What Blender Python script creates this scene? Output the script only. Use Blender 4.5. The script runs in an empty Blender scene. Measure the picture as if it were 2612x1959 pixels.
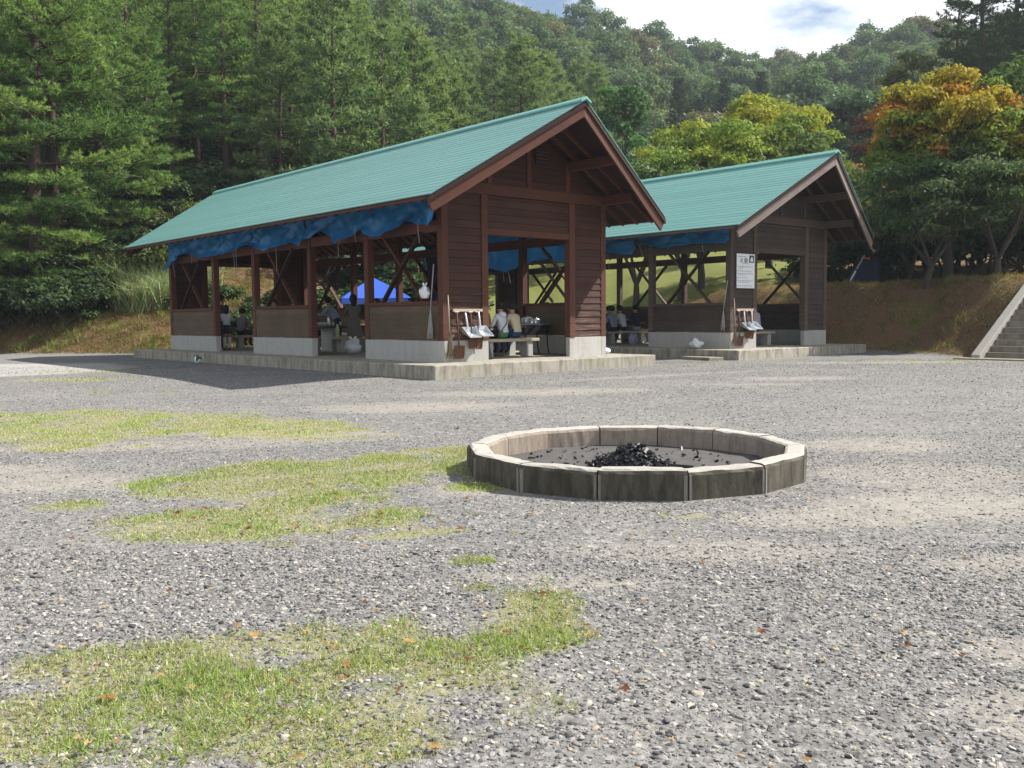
import bpy, bmesh, math, random
import numpy as np
from mathutils import Vector, Matrix, noise as mnoise
R = math.radians
SC = bpy.context.scene
COL = SC.collection
random.seed(7)

# ------------------------------------------------------------------ camera
CAM_H = 1.15
cam = bpy.data.cameras.new("camera"); camo = bpy.data.objects.new("camera", cam); COL.objects.link(camo)
cam.sensor_width = 36; cam.lens = 36 * 2381.55 / 2612; cam.clip_end = 2000; cam.clip_start = 0.1
pit, rol = -0.0709, 0.0092
fwd = Vector((0, math.cos(pit), math.sin(pit))); upv = Vector((0, -math.sin(pit), math.cos(pit))); ex = Vector((1, 0, 0))
right = ex * math.cos(rol) - upv * math.sin(rol); up = ex * math.sin(rol) + upv * math.cos(rol)
m4 = Matrix.Identity(4)
for i in range(3):
    m4[i][0] = right[i]; m4[i][1] = up[i]; m4[i][2] = -fwd[i]
m4[2][3] = CAM_H
camo.matrix_world = m4
SC.camera = camo
# ------------------------------------------------------------------ world and sun
SUN_AZ, SUN_EL = 74.5, 44.0
world = bpy.data.worlds.new("World"); SC.world = world; world.use_nodes = True
wn = world.node_tree; wn.nodes.clear()
def WN(t, **k):
    n = wn.nodes.new(t)
    for a, b in k.items(): setattr(n, a, b)
    return n
w_out = WN('ShaderNodeOutputWorld'); w_bg = WN('ShaderNodeBackground'); w_sky = WN('ShaderNodeTexSky')
w_sky.sky_type = 'NISHITA'; w_sky.sun_disc = False
w_sky.sun_elevation = R(SUN_EL); w_sky.sun_rotation = R(SUN_AZ); w_sky.air_density = 1.0; w_sky.dust_density = 1.0; w_sky.ozone_density = 1.0
w_tc = WN('ShaderNodeTexCoord'); w_map = WN('ShaderNodeMapping'); w_map.inputs['Scale'].default_value = (1, 1, 2.4)
w_map.inputs['Location'].default_value = (15.1487, -18.4833, 12.7766)
w_nz = WN('ShaderNodeTexNoise'); w_nz.inputs['Scale'].default_value = 1.9; w_nz.inputs['Detail'].default_value = 7; w_nz.inputs['Roughness'].default_value = 0.52
w_rp = WN('ShaderNodeValToRGB'); w_rp.color_ramp.elements[0].position = 0.495; w_rp.color_ramp.elements[1].position = 0.54
w_mix = WN('ShaderNodeMixRGB'); w_mix.inputs['Color2'].default_value = (10.6, 10.9, 11.3, 1)
L = wn.links.new
L(w_tc.outputs['Generated'], w_map.inputs['Vector']); L(w_map.outputs['Vector'], w_nz.inputs['Vector']); L(w_nz.outputs['Fac'], w_rp.inputs['Fac'])
L(w_rp.outputs['Color'], w_mix.inputs['Fac']); L(w_sky.outputs['Color'], w_mix.inputs['Color1']); L(w_mix.outputs['Color'], w_bg.inputs['Color'])
w_bg.inputs['Strength'].default_value = 0.068
L(w_bg.outputs['Background'], w_out.inputs['Surface'])
sun = bpy.data.lights.new("sun", 'SUN'); suno = bpy.data.objects.new("sun", sun); COL.objects.link(suno)
sun.energy = 5.0; sun.angle = R(0.53); sun.color = (1.0, 0.96, 0.90)
sd = Vector((math.sin(R(SUN_AZ)) * math.cos(R(SUN_EL)), math.cos(R(SUN_AZ)) * math.cos(R(SUN_EL)), math.sin(R(SUN_EL))))
suno.rotation_euler = sd.to_track_quat('Z', 'Y').to_euler(); suno.location = (30, 10, 40)
vs = SC.view_settings; vs.view_transform = 'Standard'; vs.look = 'None'; vs.gamma = 1; vs.exposure = 0.9; vs.use_curve_mapping = False
SC.render.engine = 'CYCLES'; SC.cycles.use_denoising = True; SC.cycles.max_bounces = 6; SC.cycles.transparent_max_bounces = 6
SC.cycles.volume_bounces = 0

# ------------------------------------------------------------------ helpers: materials
class M:
    """small node-material builder"""
    def __init__(s, name):
        s.m = bpy.data.materials.new(name); s.m.use_nodes = True; s.t = s.m.node_tree; s.t.nodes.clear()
        s.out = s.n('ShaderNodeOutputMaterial')
    def n(s, t, inp=None, **k):
        n = s.t.nodes.new(t)
        for a, b in k.items(): setattr(n, a, b)
        for a, b in (inp or {}).items():
            if hasattr(b, 'is_linked') or isinstance(b, bpy.types.NodeSocket): s.t.links.new(b, n.inputs[a])
            else: n.inputs[a].default_value = b
        return n
    def obj(s): return s.n('ShaderNodeTexCoord').outputs['Object']
    def pos(s): return s.n('ShaderNodeNewGeometry').outputs['Position']
    def rand(s): return s.n('ShaderNodeObjectInfo').outputs['Random']
    def map(s, v, scale=(1, 1, 1), loc=(0, 0, 0)):
        return s.n('ShaderNodeMapping', {'Vector': v, 'Scale': scale, 'Location': loc}).outputs['Vector']
    def noise(s, v, scale, detail=4, rough=0.5):
        return s.n('ShaderNodeTexNoise', {'Vector': v, 'Scale': scale, 'Detail': detail, 'Roughness': rough}).outputs['Fac']
    def ramp(s, f, stops):
        n = s.n('ShaderNodeValToRGB', {'Fac': f}); e = n.color_ramp.elements
        while len(e) < len(stops): e.new(0.5)
        for i, (p, c) in enumerate(stops):
            e[i].position = p
            e[i].color = (c, c, c, 1) if isinstance(c, (int, float)) else (*c, 1)
        return n.outputs['Color']
    def mix(s, f, a, b, t='MIX'):
        c = lambda q: (*q, 1) if isinstance(q, tuple) and len(q) == 3 else q
        return s.n('ShaderNodeMixRGB', {'Fac': f, 'Color1': c(a), 'Color2': c(b)}, blend_type=t).outputs['Color']
    def math(s, op, a, b=0.0):
        n = s.n('ShaderNodeMath', operation=op)
        for i, q in enumerate((a, b)):
            if isinstance(q, bpy.types.NodeSocket): s.t.links.new(q, n.inputs[i])
            else: n.inputs[i].default_value = q
        return n.outputs[0]
    def bump(s, h, strength=0.3, dist=0.02):
        return s.n('ShaderNodeBump', {'Height': h, 'Strength': strength, 'Distance': dist}).outputs['Normal']
    def pbr(s, col, rough=0.7, normal=None, metal=0.0, spec=0.4):
        b = s.n('ShaderNodeBsdfPrincipled', {'Roughness': rough, 'Metallic': metal})
        b.inputs['Specular IOR Level'].default_value = spec
        if isinstance(col, bpy.types.NodeSocket): s.t.links.new(col, b.inputs['Base Color'])
        else: b.inputs['Base Color'].default_value = (*col, 1)
        if normal is not None: s.t.links.new(normal, b.inputs['Normal'])
        s.t.links.new(b.outputs[0], s.out.inputs['Surface'])
        return s.m
def plain(name, col, rough=0.7, metal=0.0, var=0.15, sc=9):
    a = M(name); v = a.noise(a.obj(), sc, 4)
    c = a.mix(v, tuple(x * (1 - var) for x in col), tuple(min(1, x * (1 + var)) for x in col))
    return a.pbr(c, rough, metal=metal)
def wood(name, c1, c2, worn_sunlit, wear_sun=0.45):
    a = M(name); o = a.obj()
    g = a.noise(a.map(o, (3.5, 3.5, 30)), 1.0, 6, 0.6)
    big = a.noise(o, 1.7, 3)
    c = a.mix(g, c1, c2)
    c = a.mix(a.math('MULTIPLY', a.rand(), 0.55), c, tuple(x * 0.62 for x in c1))
    # scuffed, bleached wear low on the walls, boosted and raised to imitate sunlight
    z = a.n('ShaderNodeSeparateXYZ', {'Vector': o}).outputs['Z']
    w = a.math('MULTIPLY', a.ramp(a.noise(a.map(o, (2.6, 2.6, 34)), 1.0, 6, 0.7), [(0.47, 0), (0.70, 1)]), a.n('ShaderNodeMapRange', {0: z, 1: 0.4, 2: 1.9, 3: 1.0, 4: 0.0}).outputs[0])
    w = a.math('MULTIPLY', w, wear_sun)
    c = a.mix(w, c, worn_sunlit)
    c = a.mix(a.ramp(big, [(0.35, 0.35), (0.7, 0.0)]), c, tuple(x * 0.5 for x in c1))
    return a.pbr(c, 0.72, a.bump(g, 0.25, 0.004), spec=0.25)
def concrete(name, c1, c2, stain, amount=0.6, moss=None, scale=2.0):
    a = M(name); o = a.obj()
    v = a.noise(o, 14 * scale / 2, 6, 0.6); big = a.noise(o, scale, 5, 0.6)
    c = a.mix(v, c1, c2)
    st = a.noise(a.map(o, (3.4 * scale, 3.4 * scale, 0.8 * scale)), 1.0, 5, 0.65)
    c = a.mix(a.math('MULTIPLY', a.ramp(st, [(0.44, 0), (0.64, 1)]), amount), c, stain)
    c = a.mix(a.math('MULTIPLY', a.rand(), 0.4), c, tuple(x * 0.62 for x in c1))
    if moss: c = a.mix(a.math('MULTIPLY', a.ramp(big, [(0.5, 0), (0.68, 1)]), 0.5), c, moss)
    return a.pbr(c, 0.88, a.bump(v, 0.35, 0.006), spec=0.2)
def leafmat(name, tint=(1, 1, 1), hue_var=0.35, trans=0.3, warm=(1.5, 1.15, 0.7)):
    a = M(name)
    at = a.n('ShaderNodeAttribute', attribute_name='col').outputs['Color']
    c = a.mix(1.0, at, tint, 'MULTIPLY')
    c = a.mix(a.math('MULTIPLY', a.rand(), hue_var), c, a.mix(1.0, c, warm, 'MULTIPLY'))
    d = a.n('ShaderNodeBsdfDiffuse', {'Color': c}).outputs[0]
    t = a.n('ShaderNodeBsdfTranslucent', {'Color': a.mix(1.0, c, (1.15, 1.2, 0.7), 'MULTIPLY')}).outputs[0]
    s = a.n('ShaderNodeMixShader', {'Fac': trans, 1: d, 2: t}).outputs[0]
    g = a.n('ShaderNodeBsdfGlossy', {'Color': (1, 1, 1, 1), 'Roughness': 0.6}).outputs[0]
    s2 = a.n('ShaderNodeMixShader', {'Fac': 0.012, 1: s, 2: g}).outputs[0]
    a.t.links.new(s2, a.out.inputs['Surface'])
    return a.m

MAT = {}
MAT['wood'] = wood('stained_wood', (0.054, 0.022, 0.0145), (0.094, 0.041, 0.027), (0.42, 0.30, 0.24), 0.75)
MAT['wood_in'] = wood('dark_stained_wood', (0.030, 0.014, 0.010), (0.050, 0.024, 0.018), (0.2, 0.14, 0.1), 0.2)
MAT['wood_post'] = wood('stained_post', (0.096, 0.036, 0.022), (0.145, 0.057, 0.036), (0.40, 0.27, 0.2), 0.3)
MAT['wood_side'] = wood('weathered_panel_wood', (0.105, 0.075, 0.046), (0.170, 0.125, 0.082), (0.26, 0.21, 0.16), 0.2)
MAT['wood_grey'] = wood('greyed_wood', (0.054, 0.039, 0.031), (0.100, 0.075, 0.061), (0.34, 0.29, 0.25), 0.3)
MAT['wood_grey_post'] = wood('greyed_post', (0.090, 0.062, 0.047), (0.150, 0.110, 0.086), (0.46, 0.38, 0.32), 0.6)
MAT['fascia_pale'] = wood('faded_fascia', (0.22, 0.16, 0.14), (0.36, 0.30, 0.27), (0.5, 0.46, 0.42), 0.4)
MAT['conc_white'] = concrete('pale_footing_concrete', (0.41, 0.40, 0.375), (0.50, 0.49, 0.46), (0.30, 0.28, 0.25), 0.35)
MAT['slab'] = concrete('slab_concrete', (0.36, 0.33, 0.275), (0.47, 0.44, 0.37), (0.115, 0.10, 0.075), 0.72, (0.20, 0.19, 0.11))
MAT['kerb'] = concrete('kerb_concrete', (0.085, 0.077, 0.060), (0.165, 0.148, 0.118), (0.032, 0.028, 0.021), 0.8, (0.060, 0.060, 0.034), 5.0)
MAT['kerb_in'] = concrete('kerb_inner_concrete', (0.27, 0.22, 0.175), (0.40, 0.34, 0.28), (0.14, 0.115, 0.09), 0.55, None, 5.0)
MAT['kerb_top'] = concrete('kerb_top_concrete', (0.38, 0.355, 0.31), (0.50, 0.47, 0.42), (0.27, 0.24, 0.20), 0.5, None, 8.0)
MAT['mortar'] = concrete('mortar', (0.20, 0.185, 0.16), (0.30, 0.28, 0.245), (0.12, 0.11, 0.09), 0.4, None, 8.0)
MAT['step'] = concrete('step_concrete', (0.24, 0.21, 0.17), (0.36, 0.32, 0.26), (0.12, 0.10, 0.08), 0.5, (0.12, 0.12, 0.06), 2.0)
def roofmat():
    a = M('green_roof_metal'); o = a.obj()
    v = a.noise(a.map(o, (3, 0.6, 3)), 1.0, 5, 0.6)
    c = a.mix(v, (0.118, 0.268, 0.240), (0.148, 0.315, 0.282))
    c = a.mix(a.math('MULTIPLY', a.rand(), 0.5), c, (0.17, 0.37, 0.335))
    c = a.mix(a.ramp(a.noise(o, 0.8, 4), [(0.5, 0), (0.75, 0.25)]), c, (0.20, 0.32, 0.27))
    return a.pbr(c, 0.5, a.bump(a.noise(o, 9, 3), 0.08, 0.01), spec=0.4)
MAT['roof'] = roofmat()
MAT['ridge'] = plain('green_ridge_metal', (0.16, 0.37, 0.32), 0.5)
def tarpmat():
    a = M('blue_tarp'); o = a.obj()
    v = a.noise(o, 5, 4)
    c = a.mix(v, (0.030, 0.23, 0.56), (0.042, 0.28, 0.64))
    d = a.n('ShaderNodeBsdfPrincipled', {'Base Color': c, 'Roughness': 0.38, 'Normal': a.bump(a.noise(o, 22, 4), 0.25, 0.02)}).outputs[0]
    t = a.n('ShaderNodeBsdfTranslucent', {'Color': c}).outputs[0]
    s = a.n('ShaderNodeMixShader', {'Fac': 0.35, 1: d, 2: t}).outputs[0]
    a.t.links.new(s, a.out.inputs['Surface']); return a.m
MAT['tarp'] = tarpmat()
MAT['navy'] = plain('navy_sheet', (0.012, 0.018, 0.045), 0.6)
MAT['tent'] = plain('tent_blue', (0.03, 0.10, 0.48), 0.6)
MAT['tent2'] = plain('tent_pale_blue', (0.09, 0.20, 0.75), 0.6)
MAT['white'] = plain('white_plastic', (0.78, 0.79, 0.80), 0.4, var=0.05)
MAT['steel'] = plain('galvanised_steel', (0.62, 0.66, 0.70), 0.32, 0.7)
MAT['rust'] = plain('rusty_steel', (0.12, 0.055, 0.03), 0.8, 0.2, 0.35, 14)
MAT['handle'] = plain('worn_handle', (0.42, 0.34, 0.26), 0.7)
MAT['dark'] = plain('black_cloth', (0.015, 0.015, 0.018), 0.9)
MAT['straw'] = plain('broom_straw', (0.20, 0.14, 0.09), 0.9, var=0.4, sc=30)
MAT['string'] = plain('grey_mop_string', (0.34, 0.33, 0.33), 0.9, var=0.3, sc=30)
MAT['coal'] = plain('charcoal', (0.012, 0.012, 0.014), 0.5, 0, 0.6, 40)
MAT['ash'] = plain('ash_ground', (0.075, 0.070, 0.066), 0.95, 0, 0.6, 16)
MAT['bark'] = plain('pine_bark', (0.070, 0.044, 0.032), 0.9, 0, 0.5, 3)
MAT['bark_grey'] = plain('grey_bark', (0.065, 0.055, 0.045), 0.9, 0, 0.4, 3)
MAT['green_pl'] = plain('green_cloth', (0.02, 0.22, 0.08), 0.8)
MAT['pale_green'] = plain('pale_green_bottle', (0.42, 0.55, 0.25), 0.3)
MAT['pine'] = leafmat('pine_needles', (1, 1, 1), 0.35, 0.40, (1.15, 1.03, .88))
MAT['leaf'] = leafmat('tree_leaves', (1, 1, 1), 0.0, 0.36)
MAT['leaf_far'] = leafmat('hillside_leaves', (1.45, 1.6, 1.45), 0.3, 0.32, (1.22, 1.03, 0.9))
MAT['grass'] = leafmat('grass_blades', (.93, .95, .93), 0.0, 0.35)

# ------------------------------------------------------------------ helpers: objects
def tag(o, label=None, cat=None, group=None, kind=None):
    if label: o['label'] = label
    if cat: o['category'] = cat
    if group: o['group'] = group
    if kind: o['kind'] = kind
    return o
def empty(name, loc=(0, 0, 0), rz=0.0):
    o = bpy.data.objects.new(name, None); COL.objects.link(o); o.location = loc; o.rotation_euler = (0, 0, rz); o.empty_display_size = 0.3
    return o
def link(name, me, mat=None, parent=None):
    o = bpy.data.objects.new(name, me); COL.objects.link(o)
    if mat is not None and not me.materials: me.materials.append(MAT[mat] if isinstance(mat, str) else mat)
    if parent is not None: o.parent = parent
    return o
class MB:
    def __init__(s): s.v = []; s.f = []; s.mi = []
    def add(s, vs, fs, mi=0):
        k = len(s.v); s.v += [tuple(v) for v in vs]; s.f += [tuple(i + k for i in f) for f in fs]; s.mi += [mi] * len(fs); return s
    def box(s, a, b, mi=0):
        x0, y0, z0 = a; x1, y1, z1 = b
        return s.add([(x0, y0, z0), (x1, y0, z0), (x1, y1, z0), (x0, y1, z0), (x0, y0, z1), (x1, y0, z1), (x1, y1, z1), (x0, y1, z1)],
                     [(3, 2, 1, 0), (4, 5, 6, 7), (0, 1, 5, 4), (1, 2, 6, 5), (2, 3, 7, 6), (3, 0, 4, 7)], mi)
    def hexa(s, p, mi=0):   # eight corners, bottom ring then top ring
        return s.add(p, [(3, 2, 1, 0), (4, 5, 6, 7), (0, 1, 5, 4), (1, 2, 6, 5), (2, 3, 7, 6), (3, 0, 4, 7)], mi)
    def bar(s, p, q, w, h, upv=(0, 0, 1), mi=0):
        p = Vector(p); q = Vector(q); d = (q - p).normalized(); u = Vector(upv)
        sd_ = d.cross(u)
        if sd_.length < 1e-4: sd_ = d.cross(Vector((1, 0, 0)))
        sd_.normalize(); u = sd_.cross(d)
        a = sd_ * (w / 2); b = u * (h / 2)
        return s.hexa([p - a - b, p + a - b, p + a + b, p - a + b, q - a - b, q + a - b, q + a + b, q - a + b], mi)
    def tube(s, pts, rad, n=6, mi=0, cap=True):
        pts = [Vector(p) for p in pts]
        if isinstance(rad, (int, float)): rad = [rad] * len(pts)
        vs = []; fs = []
        for i, p in enumerate(pts):
            d = (pts[min(i + 1, len(pts) - 1)] - pts[max(i - 1, 0)]).normalized()
            a = d.cross(Vector((0, 0, 1)))
            if a.length < 0.05: a = d.cross(Vector((0, 1, 0)))
            a.normalize(); b = d.cross(a)
            for k in range(n):
                t = 2 * math.pi * k / n
                vs.append(p + (a * math.cos(t) + b * math.sin(t)) * rad[i])
        for i in range(len(pts) - 1):
            for k in range(n):
                fs.append((i * n + k, i * n + (k + 1) % n, (i + 1) * n + (k + 1) % n, (i + 1) * n + k))
        if cap: fs.append(tuple(range(n))[::-1]); fs.append(tuple((len(pts) - 1) * n + k for k in range(n)))
        return s.add(vs, fs, mi)
    def ball(s, c, r, seg=10, ring=7, mi=0, fn=None):
        c = Vector(c); r = r if isinstance(r, tuple) else (r, r, r)
        vs = [c + Vector((0, 0, -r[2]))]; fs = []
        for i in range(1, ring):
            ph = -math.pi / 2 + math.pi * i / ring
            for k in range(seg):
                t = 2 * math.pi * k / seg
                vs.append(c + Vector((r[0] * math.cos(ph) * math.cos(t), r[1] * math.cos(ph) * math.sin(t), r[2] * math.sin(ph))))
        vs.append(c + Vector((0, 0, r[2]))); top = len(vs) - 1
        for k in range(seg): fs.append((0, 1 + (k + 1) % seg, 1 + k))
        for i in range(ring - 2):
            for k in range(seg):
                a = 1 + i * seg
                fs.append((a + k, a + (k + 1) % seg, a + seg + (k + 1) % seg, a + seg + k))
        a = 1 + (ring - 2) * seg
        for k in range(seg): fs.append((a + k, a + (k + 1) % seg, top))
        if fn: vs = [fn(Vector(v)) for v in vs]
        return s.add(vs, fs, mi)
    def mesh(s, name, smooth=False, bevel=0.0):
        me = bpy.data.meshes.new(name); me.from_pydata(s.v, [], s.f); me.update()
        if any(s.mi): me.polygons.foreach_set('material_index', s.mi)
        if smooth: me.polygons.foreach_set('use_smooth', [True] * len(me.polygons))
        if bevel > 0:
            bm = bmesh.new(); bm.from_mesh(me); bmesh.ops.bevel(bm, geom=bm.edges[:], offset=bevel, segments=1, affect='EDGES'); bm.to_mesh(me); bm.free()
        return me
    def build(s, name, mat=None, parent=None, smooth=False, bevel=0.0):
        return link(name, s.mesh(name, smooth, bevel), mat, parent)
def mesh_arrays(name, V, F, col=None, smooth=False):
    me = bpy.data.meshes.new(name); V = np.asarray(V, np.float32); F = np.asarray(F, np.int32); k = F.shape[1]
    me.vertices.add(len(V)); me.vertices.foreach_set('co', V.ravel())
    me.loops.add(F.size); me.loops.foreach_set('vertex_index', F.ravel())
    me.polygons.add(len(F)); me.polygons.foreach_set('loop_start', np.arange(0, F.size, k, dtype=np.int32))
    me.update(calc_edges=True)
    if smooth: me.polygons.foreach_set('use_smooth', np.ones(len(F), bool))
    if col is not None:
        at = me.attributes.new('col', 'FLOAT_COLOR', 'POINT')
        c = np.ones((len(V), 4), np.float32); c[:, :3] = col; at.data.foreach_set('color', c.ravel())
    return me
def copy_tree(o, parent=None):
    c = o.copy(); COL.objects.link(c)
    if parent is not None: c.parent = parent
    for ch in o.children: copy_tree(ch, c)
    return c

# ------------------------------------------------------------------ terrain
SN = np.array([-.9, -.5, -.3, -.15, -.05, .05, .15, .25, .35, .45, .6, .95])
YN = np.array([37., 46, 60, 80, 100, 140, 190, 260])
TZ = np.array([[0, 5, 12, 21, 30, 48, 68, 70], [0, 4.5, 11, 20, 28, 46, 68, 70], [0, 3.5, 9, 17.5, 25, 43, 65, 67],
               [0, 1.2, 5.5, 13.5, 20, 38, 61, 63], [0, .3, 3, 9.5, 15, 33, 56, 57], [0, .2, 2.5, 7, 11, 29, 51, 52],
               [0, .6, 2.6, 5, 8.5, 25, 44, 45], [0, 1.0, 2.8, 5, 8.5, 23, 42, 43], [0, 1.0, 3, 6, 10, 24, 43, 44],
               [0, 1.2, 5, 10, 15, 28, 46, 47], [0, 2.5, 8, 14, 20, 33, 50, 51], [0, 3, 9, 15, 21, 34, 52, 53]], float)
def sstep(t): t = np.clip(t, 0, 1); return t * t * (3 - 2 * t)
def table(s, y):
    s = np.clip(s, SN[0], SN[-1]); y = np.clip(y, YN[0], YN[-1])
    i = np.clip(np.searchsorted(SN, s) - 1, 0, len(SN) - 2); j = np.clip(np.searchsorted(YN, y) - 1, 0, len(YN) - 2)
    a = (s - SN[i]) / (SN[i + 1] - SN[i]); a = a * a * (3 - 2 * a); b = (y - YN[j]) / (YN[j + 1] - YN[j])
    return (TZ[i, j] * (1 - a) + TZ[i + 1, j] * a) * (1 - b) + (TZ[i, j + 1] * (1 - a) + TZ[i + 1, j + 1] * a) * b
RT = [(60, -12), (22, 16.2), (11.9, 23.7), (11.45, 28.3), (5, 35.6), (-1.5, 43), (-6, 52), (-30, 110), (-80, 300)]      # toe of the right-hand bank
LT = [(-80, 40), (-40, 37), (-20, 34.4), (-13.5, 32.6), (-10.5, 33.5), (-8, 40), (-6, 52), (-30, 110), (-80, 300)]       # toe of the left-hand bank
def sdist(P, x, y):
    best = np.full(np.shape(x), 1e9); sg = np.zeros(np.shape(x))
    for (ax, ay), (bx, by) in zip(P[:-1], P[1:]):
        dx, dy = bx - ax, by - ay; t = np.clip(((x - ax) * dx + (y - ay) * dy) / (dx * dx + dy * dy), 0, 1)
        ox, oy = x - ax - t * dx, y - ay - t * dy; d = np.hypot(ox, oy); c = dx * oy - dy * ox
        sg = np.where(d < best, np.sign(c), sg); best = np.minimum(best, d)
    return best * sg
def terrain(x, y):
    x = np.asarray(x, float); y = np.asarray(y, float)
    yy = np.maximum(y, 5.0)
    dr = -sdist(RT, x, y); dl = sdist(LT, x, y)
    wd = 3.1 + np.clip(y - 36, 0, 60) * .9
    br = 2.2 * sstep(np.clip(dr, 0, 90) / wd)
    bl = (0.9 * sstep(np.clip(dl, 0, 9) / 3.0) + 0.17 * np.clip(dl, 0, 12)) * (1 - sstep((y - 44) / 10))
    t = table(x / yy, y)
    far = np.clip((y - 34) / 30, 0, 1)
    t = t + far * (1.1 * np.sin(x * .11 + 1.3) * np.cos(y * .083) + 0.5 * np.sin(x * .29 + y * .21))
    rough = (0.08 * np.sin(x * 1.7 + np.sin(y * 1.3)) * np.sin(y * 1.9 + .5) + .05 * np.sin(x * 3.9 + 2 * np.sin(y * 2.3)) * np.sin(y * 4.3 + x)) * np.clip((br + bl), 0, 1)
    yard = -0.10 * np.exp(-(((x + 5.2) / 3.6) ** 2 + ((y - 15.6) / 2.6) ** 2))       # shallow dip beside the first slab
    return np.maximum(t, 0) * np.where((dr > 0) | (dl > 0) | (y > 44), 1, sstep((y - 40) / 4)) + br + bl + rough + yard
def tz(x, y): return float(terrain(x, y))
def axis(segs):
    out = []
    for a, b, st in segs: out += list(np.arange(a, b, st))
    return np.array(sorted(set(np.round(out, 3))))
gx = axis([(-260, -60, 8), (-60, -24, 1.5), (-24, -9, .4), (-9, 4, .15), (4, 24, .4), (24, 60, 1.5), (60, 261, 8)])
gy = axis([(-40, 2, 3), (2, 12, .15), (12, 20, .4), (20, 48, .4), (48, 110, 2), (110, 281, 5)])
GX, GY = np.meshgrid(gx, gy); GZ = terrain(GX, GY)
V = np.stack([GX.ravel(), GY.ravel(), GZ.ravel()], 1); nx = len(gx)
ii, jj = np.meshgrid(np.arange(len(gx) - 1), np.arange(len(gy) - 1)); q = (jj * nx + ii).ravel()
F = np.stack([q, q + 1, q + nx + 1, q + nx], 1)
# grass mask on the yard (thin grass patches growing in the gravel), also used to scatter the blades
def fbm(x, y, s, o=4):
    z = np.zeros(np.shape(x)); a = 1.0; t = 0
    rr = np.random.RandomState(11)
    for k in range(o):
        px, py, th = rr.rand() * 9, rr.rand() * 9, rr.rand() * 3
        z += a * np.sin(x * s * math.cos(th) + y * s * math.sin(th) + px + 1.7 * np.sin(y * s * .7 + py)) * np.cos(y * s * .9 * math.cos(th) - x * s * math.sin(th) + py); t += a
        s *= 2.03; a *= .55
    return z / t
PATCH = [  # ellipses on the ground: centre x, y, half width, half depth, slant, strength
    (-0.95, 3.02, 0.95, 0.42, 0.22, 1.0), (-0.25, 3.25, 0.55, 0.42, 0.1, 1.0), (-0.05, 3.7, 0.34, 0.42, 0.0, .95), (-0.8, 2.52, 0.75, 0.26, 0.0, .9), (-1.4, 2.6, 0.5, 0.22, 0.0, .8), (-0.25, 2.72, .45, .3, 0, .8),
    (-1.5, 5.18, 0.95, 0.50, 0.0, 1.0), (-0.9, 5.35, 0.75, 0.48, 0.0, 1.0), (-0.6, 5.1, .45, .3, 0, .9), (-1.1, 5.9, .6, .4, 0, .9),
    (-1.55, 6.8, 1.25, 0.9, 0.10, 1.0), (-0.75, 7.2, 1.0, 0.95, 0.2, 1.0), (-0.45, 6.5, .7, .5, 0, 1.0), (-.35, 8.0, .7, .4, 0, .9),
    (-5.1, 10.4, 2.7, 2.0, -0.1, 1.0), (-2.9, 10.0, 1.7, 1.1, -0.3, 1.0), (-4.2, 8.6, .9, .5, 0, .8), (-6.5, 9.2, 1.4, .8, 0, .9),
    (-8.7, 18.6, 1.3, .8, .2, .8), (-6.6, 16.0, 1.2, .45, 0, .55), (-9.6, 21.5, 1.6, .7, 0, .8), (-2.75, 5.75, .25, .2, 0, .8), (0.95, 5.35, .25, .1, 0, .45), (-0.2, 4.35, .12, .1, 0, .9), (1.35, 3.7, .1, .07, 0, .7), (10, 22.6, 2.2, .7, 0, .5), (4.6, 22.4, 1.6, .5, 0.4, .5),
]
def grass_mask(x, y):
    n = fbm(x, y, 2.1, 5); n2 = fbm(x + 5, y - 3, 9.0, 3); m = np.zeros(np.shape(x))
    for cx, cy, a, b, sl, st in PATCH:
        yy = y - cy - sl * (x - cx)
        d = ((x - cx) / a) ** 2 + (yy / b) ** 2
        m = np.maximum(m, st * np.clip(1.25 - d, 0, 1))
    n3 = fbm(x - 9, y + 4, 5.2, 4)
    return np.clip((m * .95 + (n * .75 + n2 * .7 + n3 * .75) - .06) * np.where(m > 0, 1, 0), 0, 1) * np.clip(m * 2.5, 0, 1)

DUST = [(-3.2, 8.6, 2.0, .45, .12), (-2.6, 9.4, 1.6, .35, -.1), (-4.6, 7.0, 1.3, .5, .2), (-3.4, 6.6, 1.2, .5, 0), (-1.4, 12.2, 1.6, .8, .1), (.2, 14.5, 2.2, .7, 0), (2.9, 6.6, .8, .7, .1), (2.7, 5.6, .9, .5, .1), (1.9, 5.2, .7, .3, 0),
        (2.0, 3.0, .5, .25, -.2), (.15, 4.05, .6, .16, -.2), (.9, 4.5, .9, .25, 0), (3.2, 8.2, .9, .6, 0), (5.2, 17, 1.4, .6, 0), (4.2, 15.6, 1.0, .35, 0), (-.1, 6.15, .5, .25, 0), (9, 22.3, 2.5, .6, 0), (3, 18.2, 2.5, .35, .6), (-6.5, 8.4, 1.2, .4, 0), (1.6, 2.6, .45, .2, 0), (2.6, 4.2, .7, .2, 0)]
def dust_mask(x, y):
    m = np.zeros(np.shape(x)); n = fbm(x + 3, y * 1.5 - 8, 1.9, 5); n2 = fbm(x - 6, y * 1.4 + 2, .62, 4)
    for cx, cy, a, b, sl in DUST:
        d = ((x - cx) / a) ** 2 + ((y - cy - sl * (x - cx)) / b) ** 2; m = np.maximum(m, np.clip(1.3 - d, 0, 1))
    return np.clip(m * .95 + n * .45 * (m > 0) + np.clip(n2 - .25, 0, 1) * .8, 0, 1)
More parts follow.
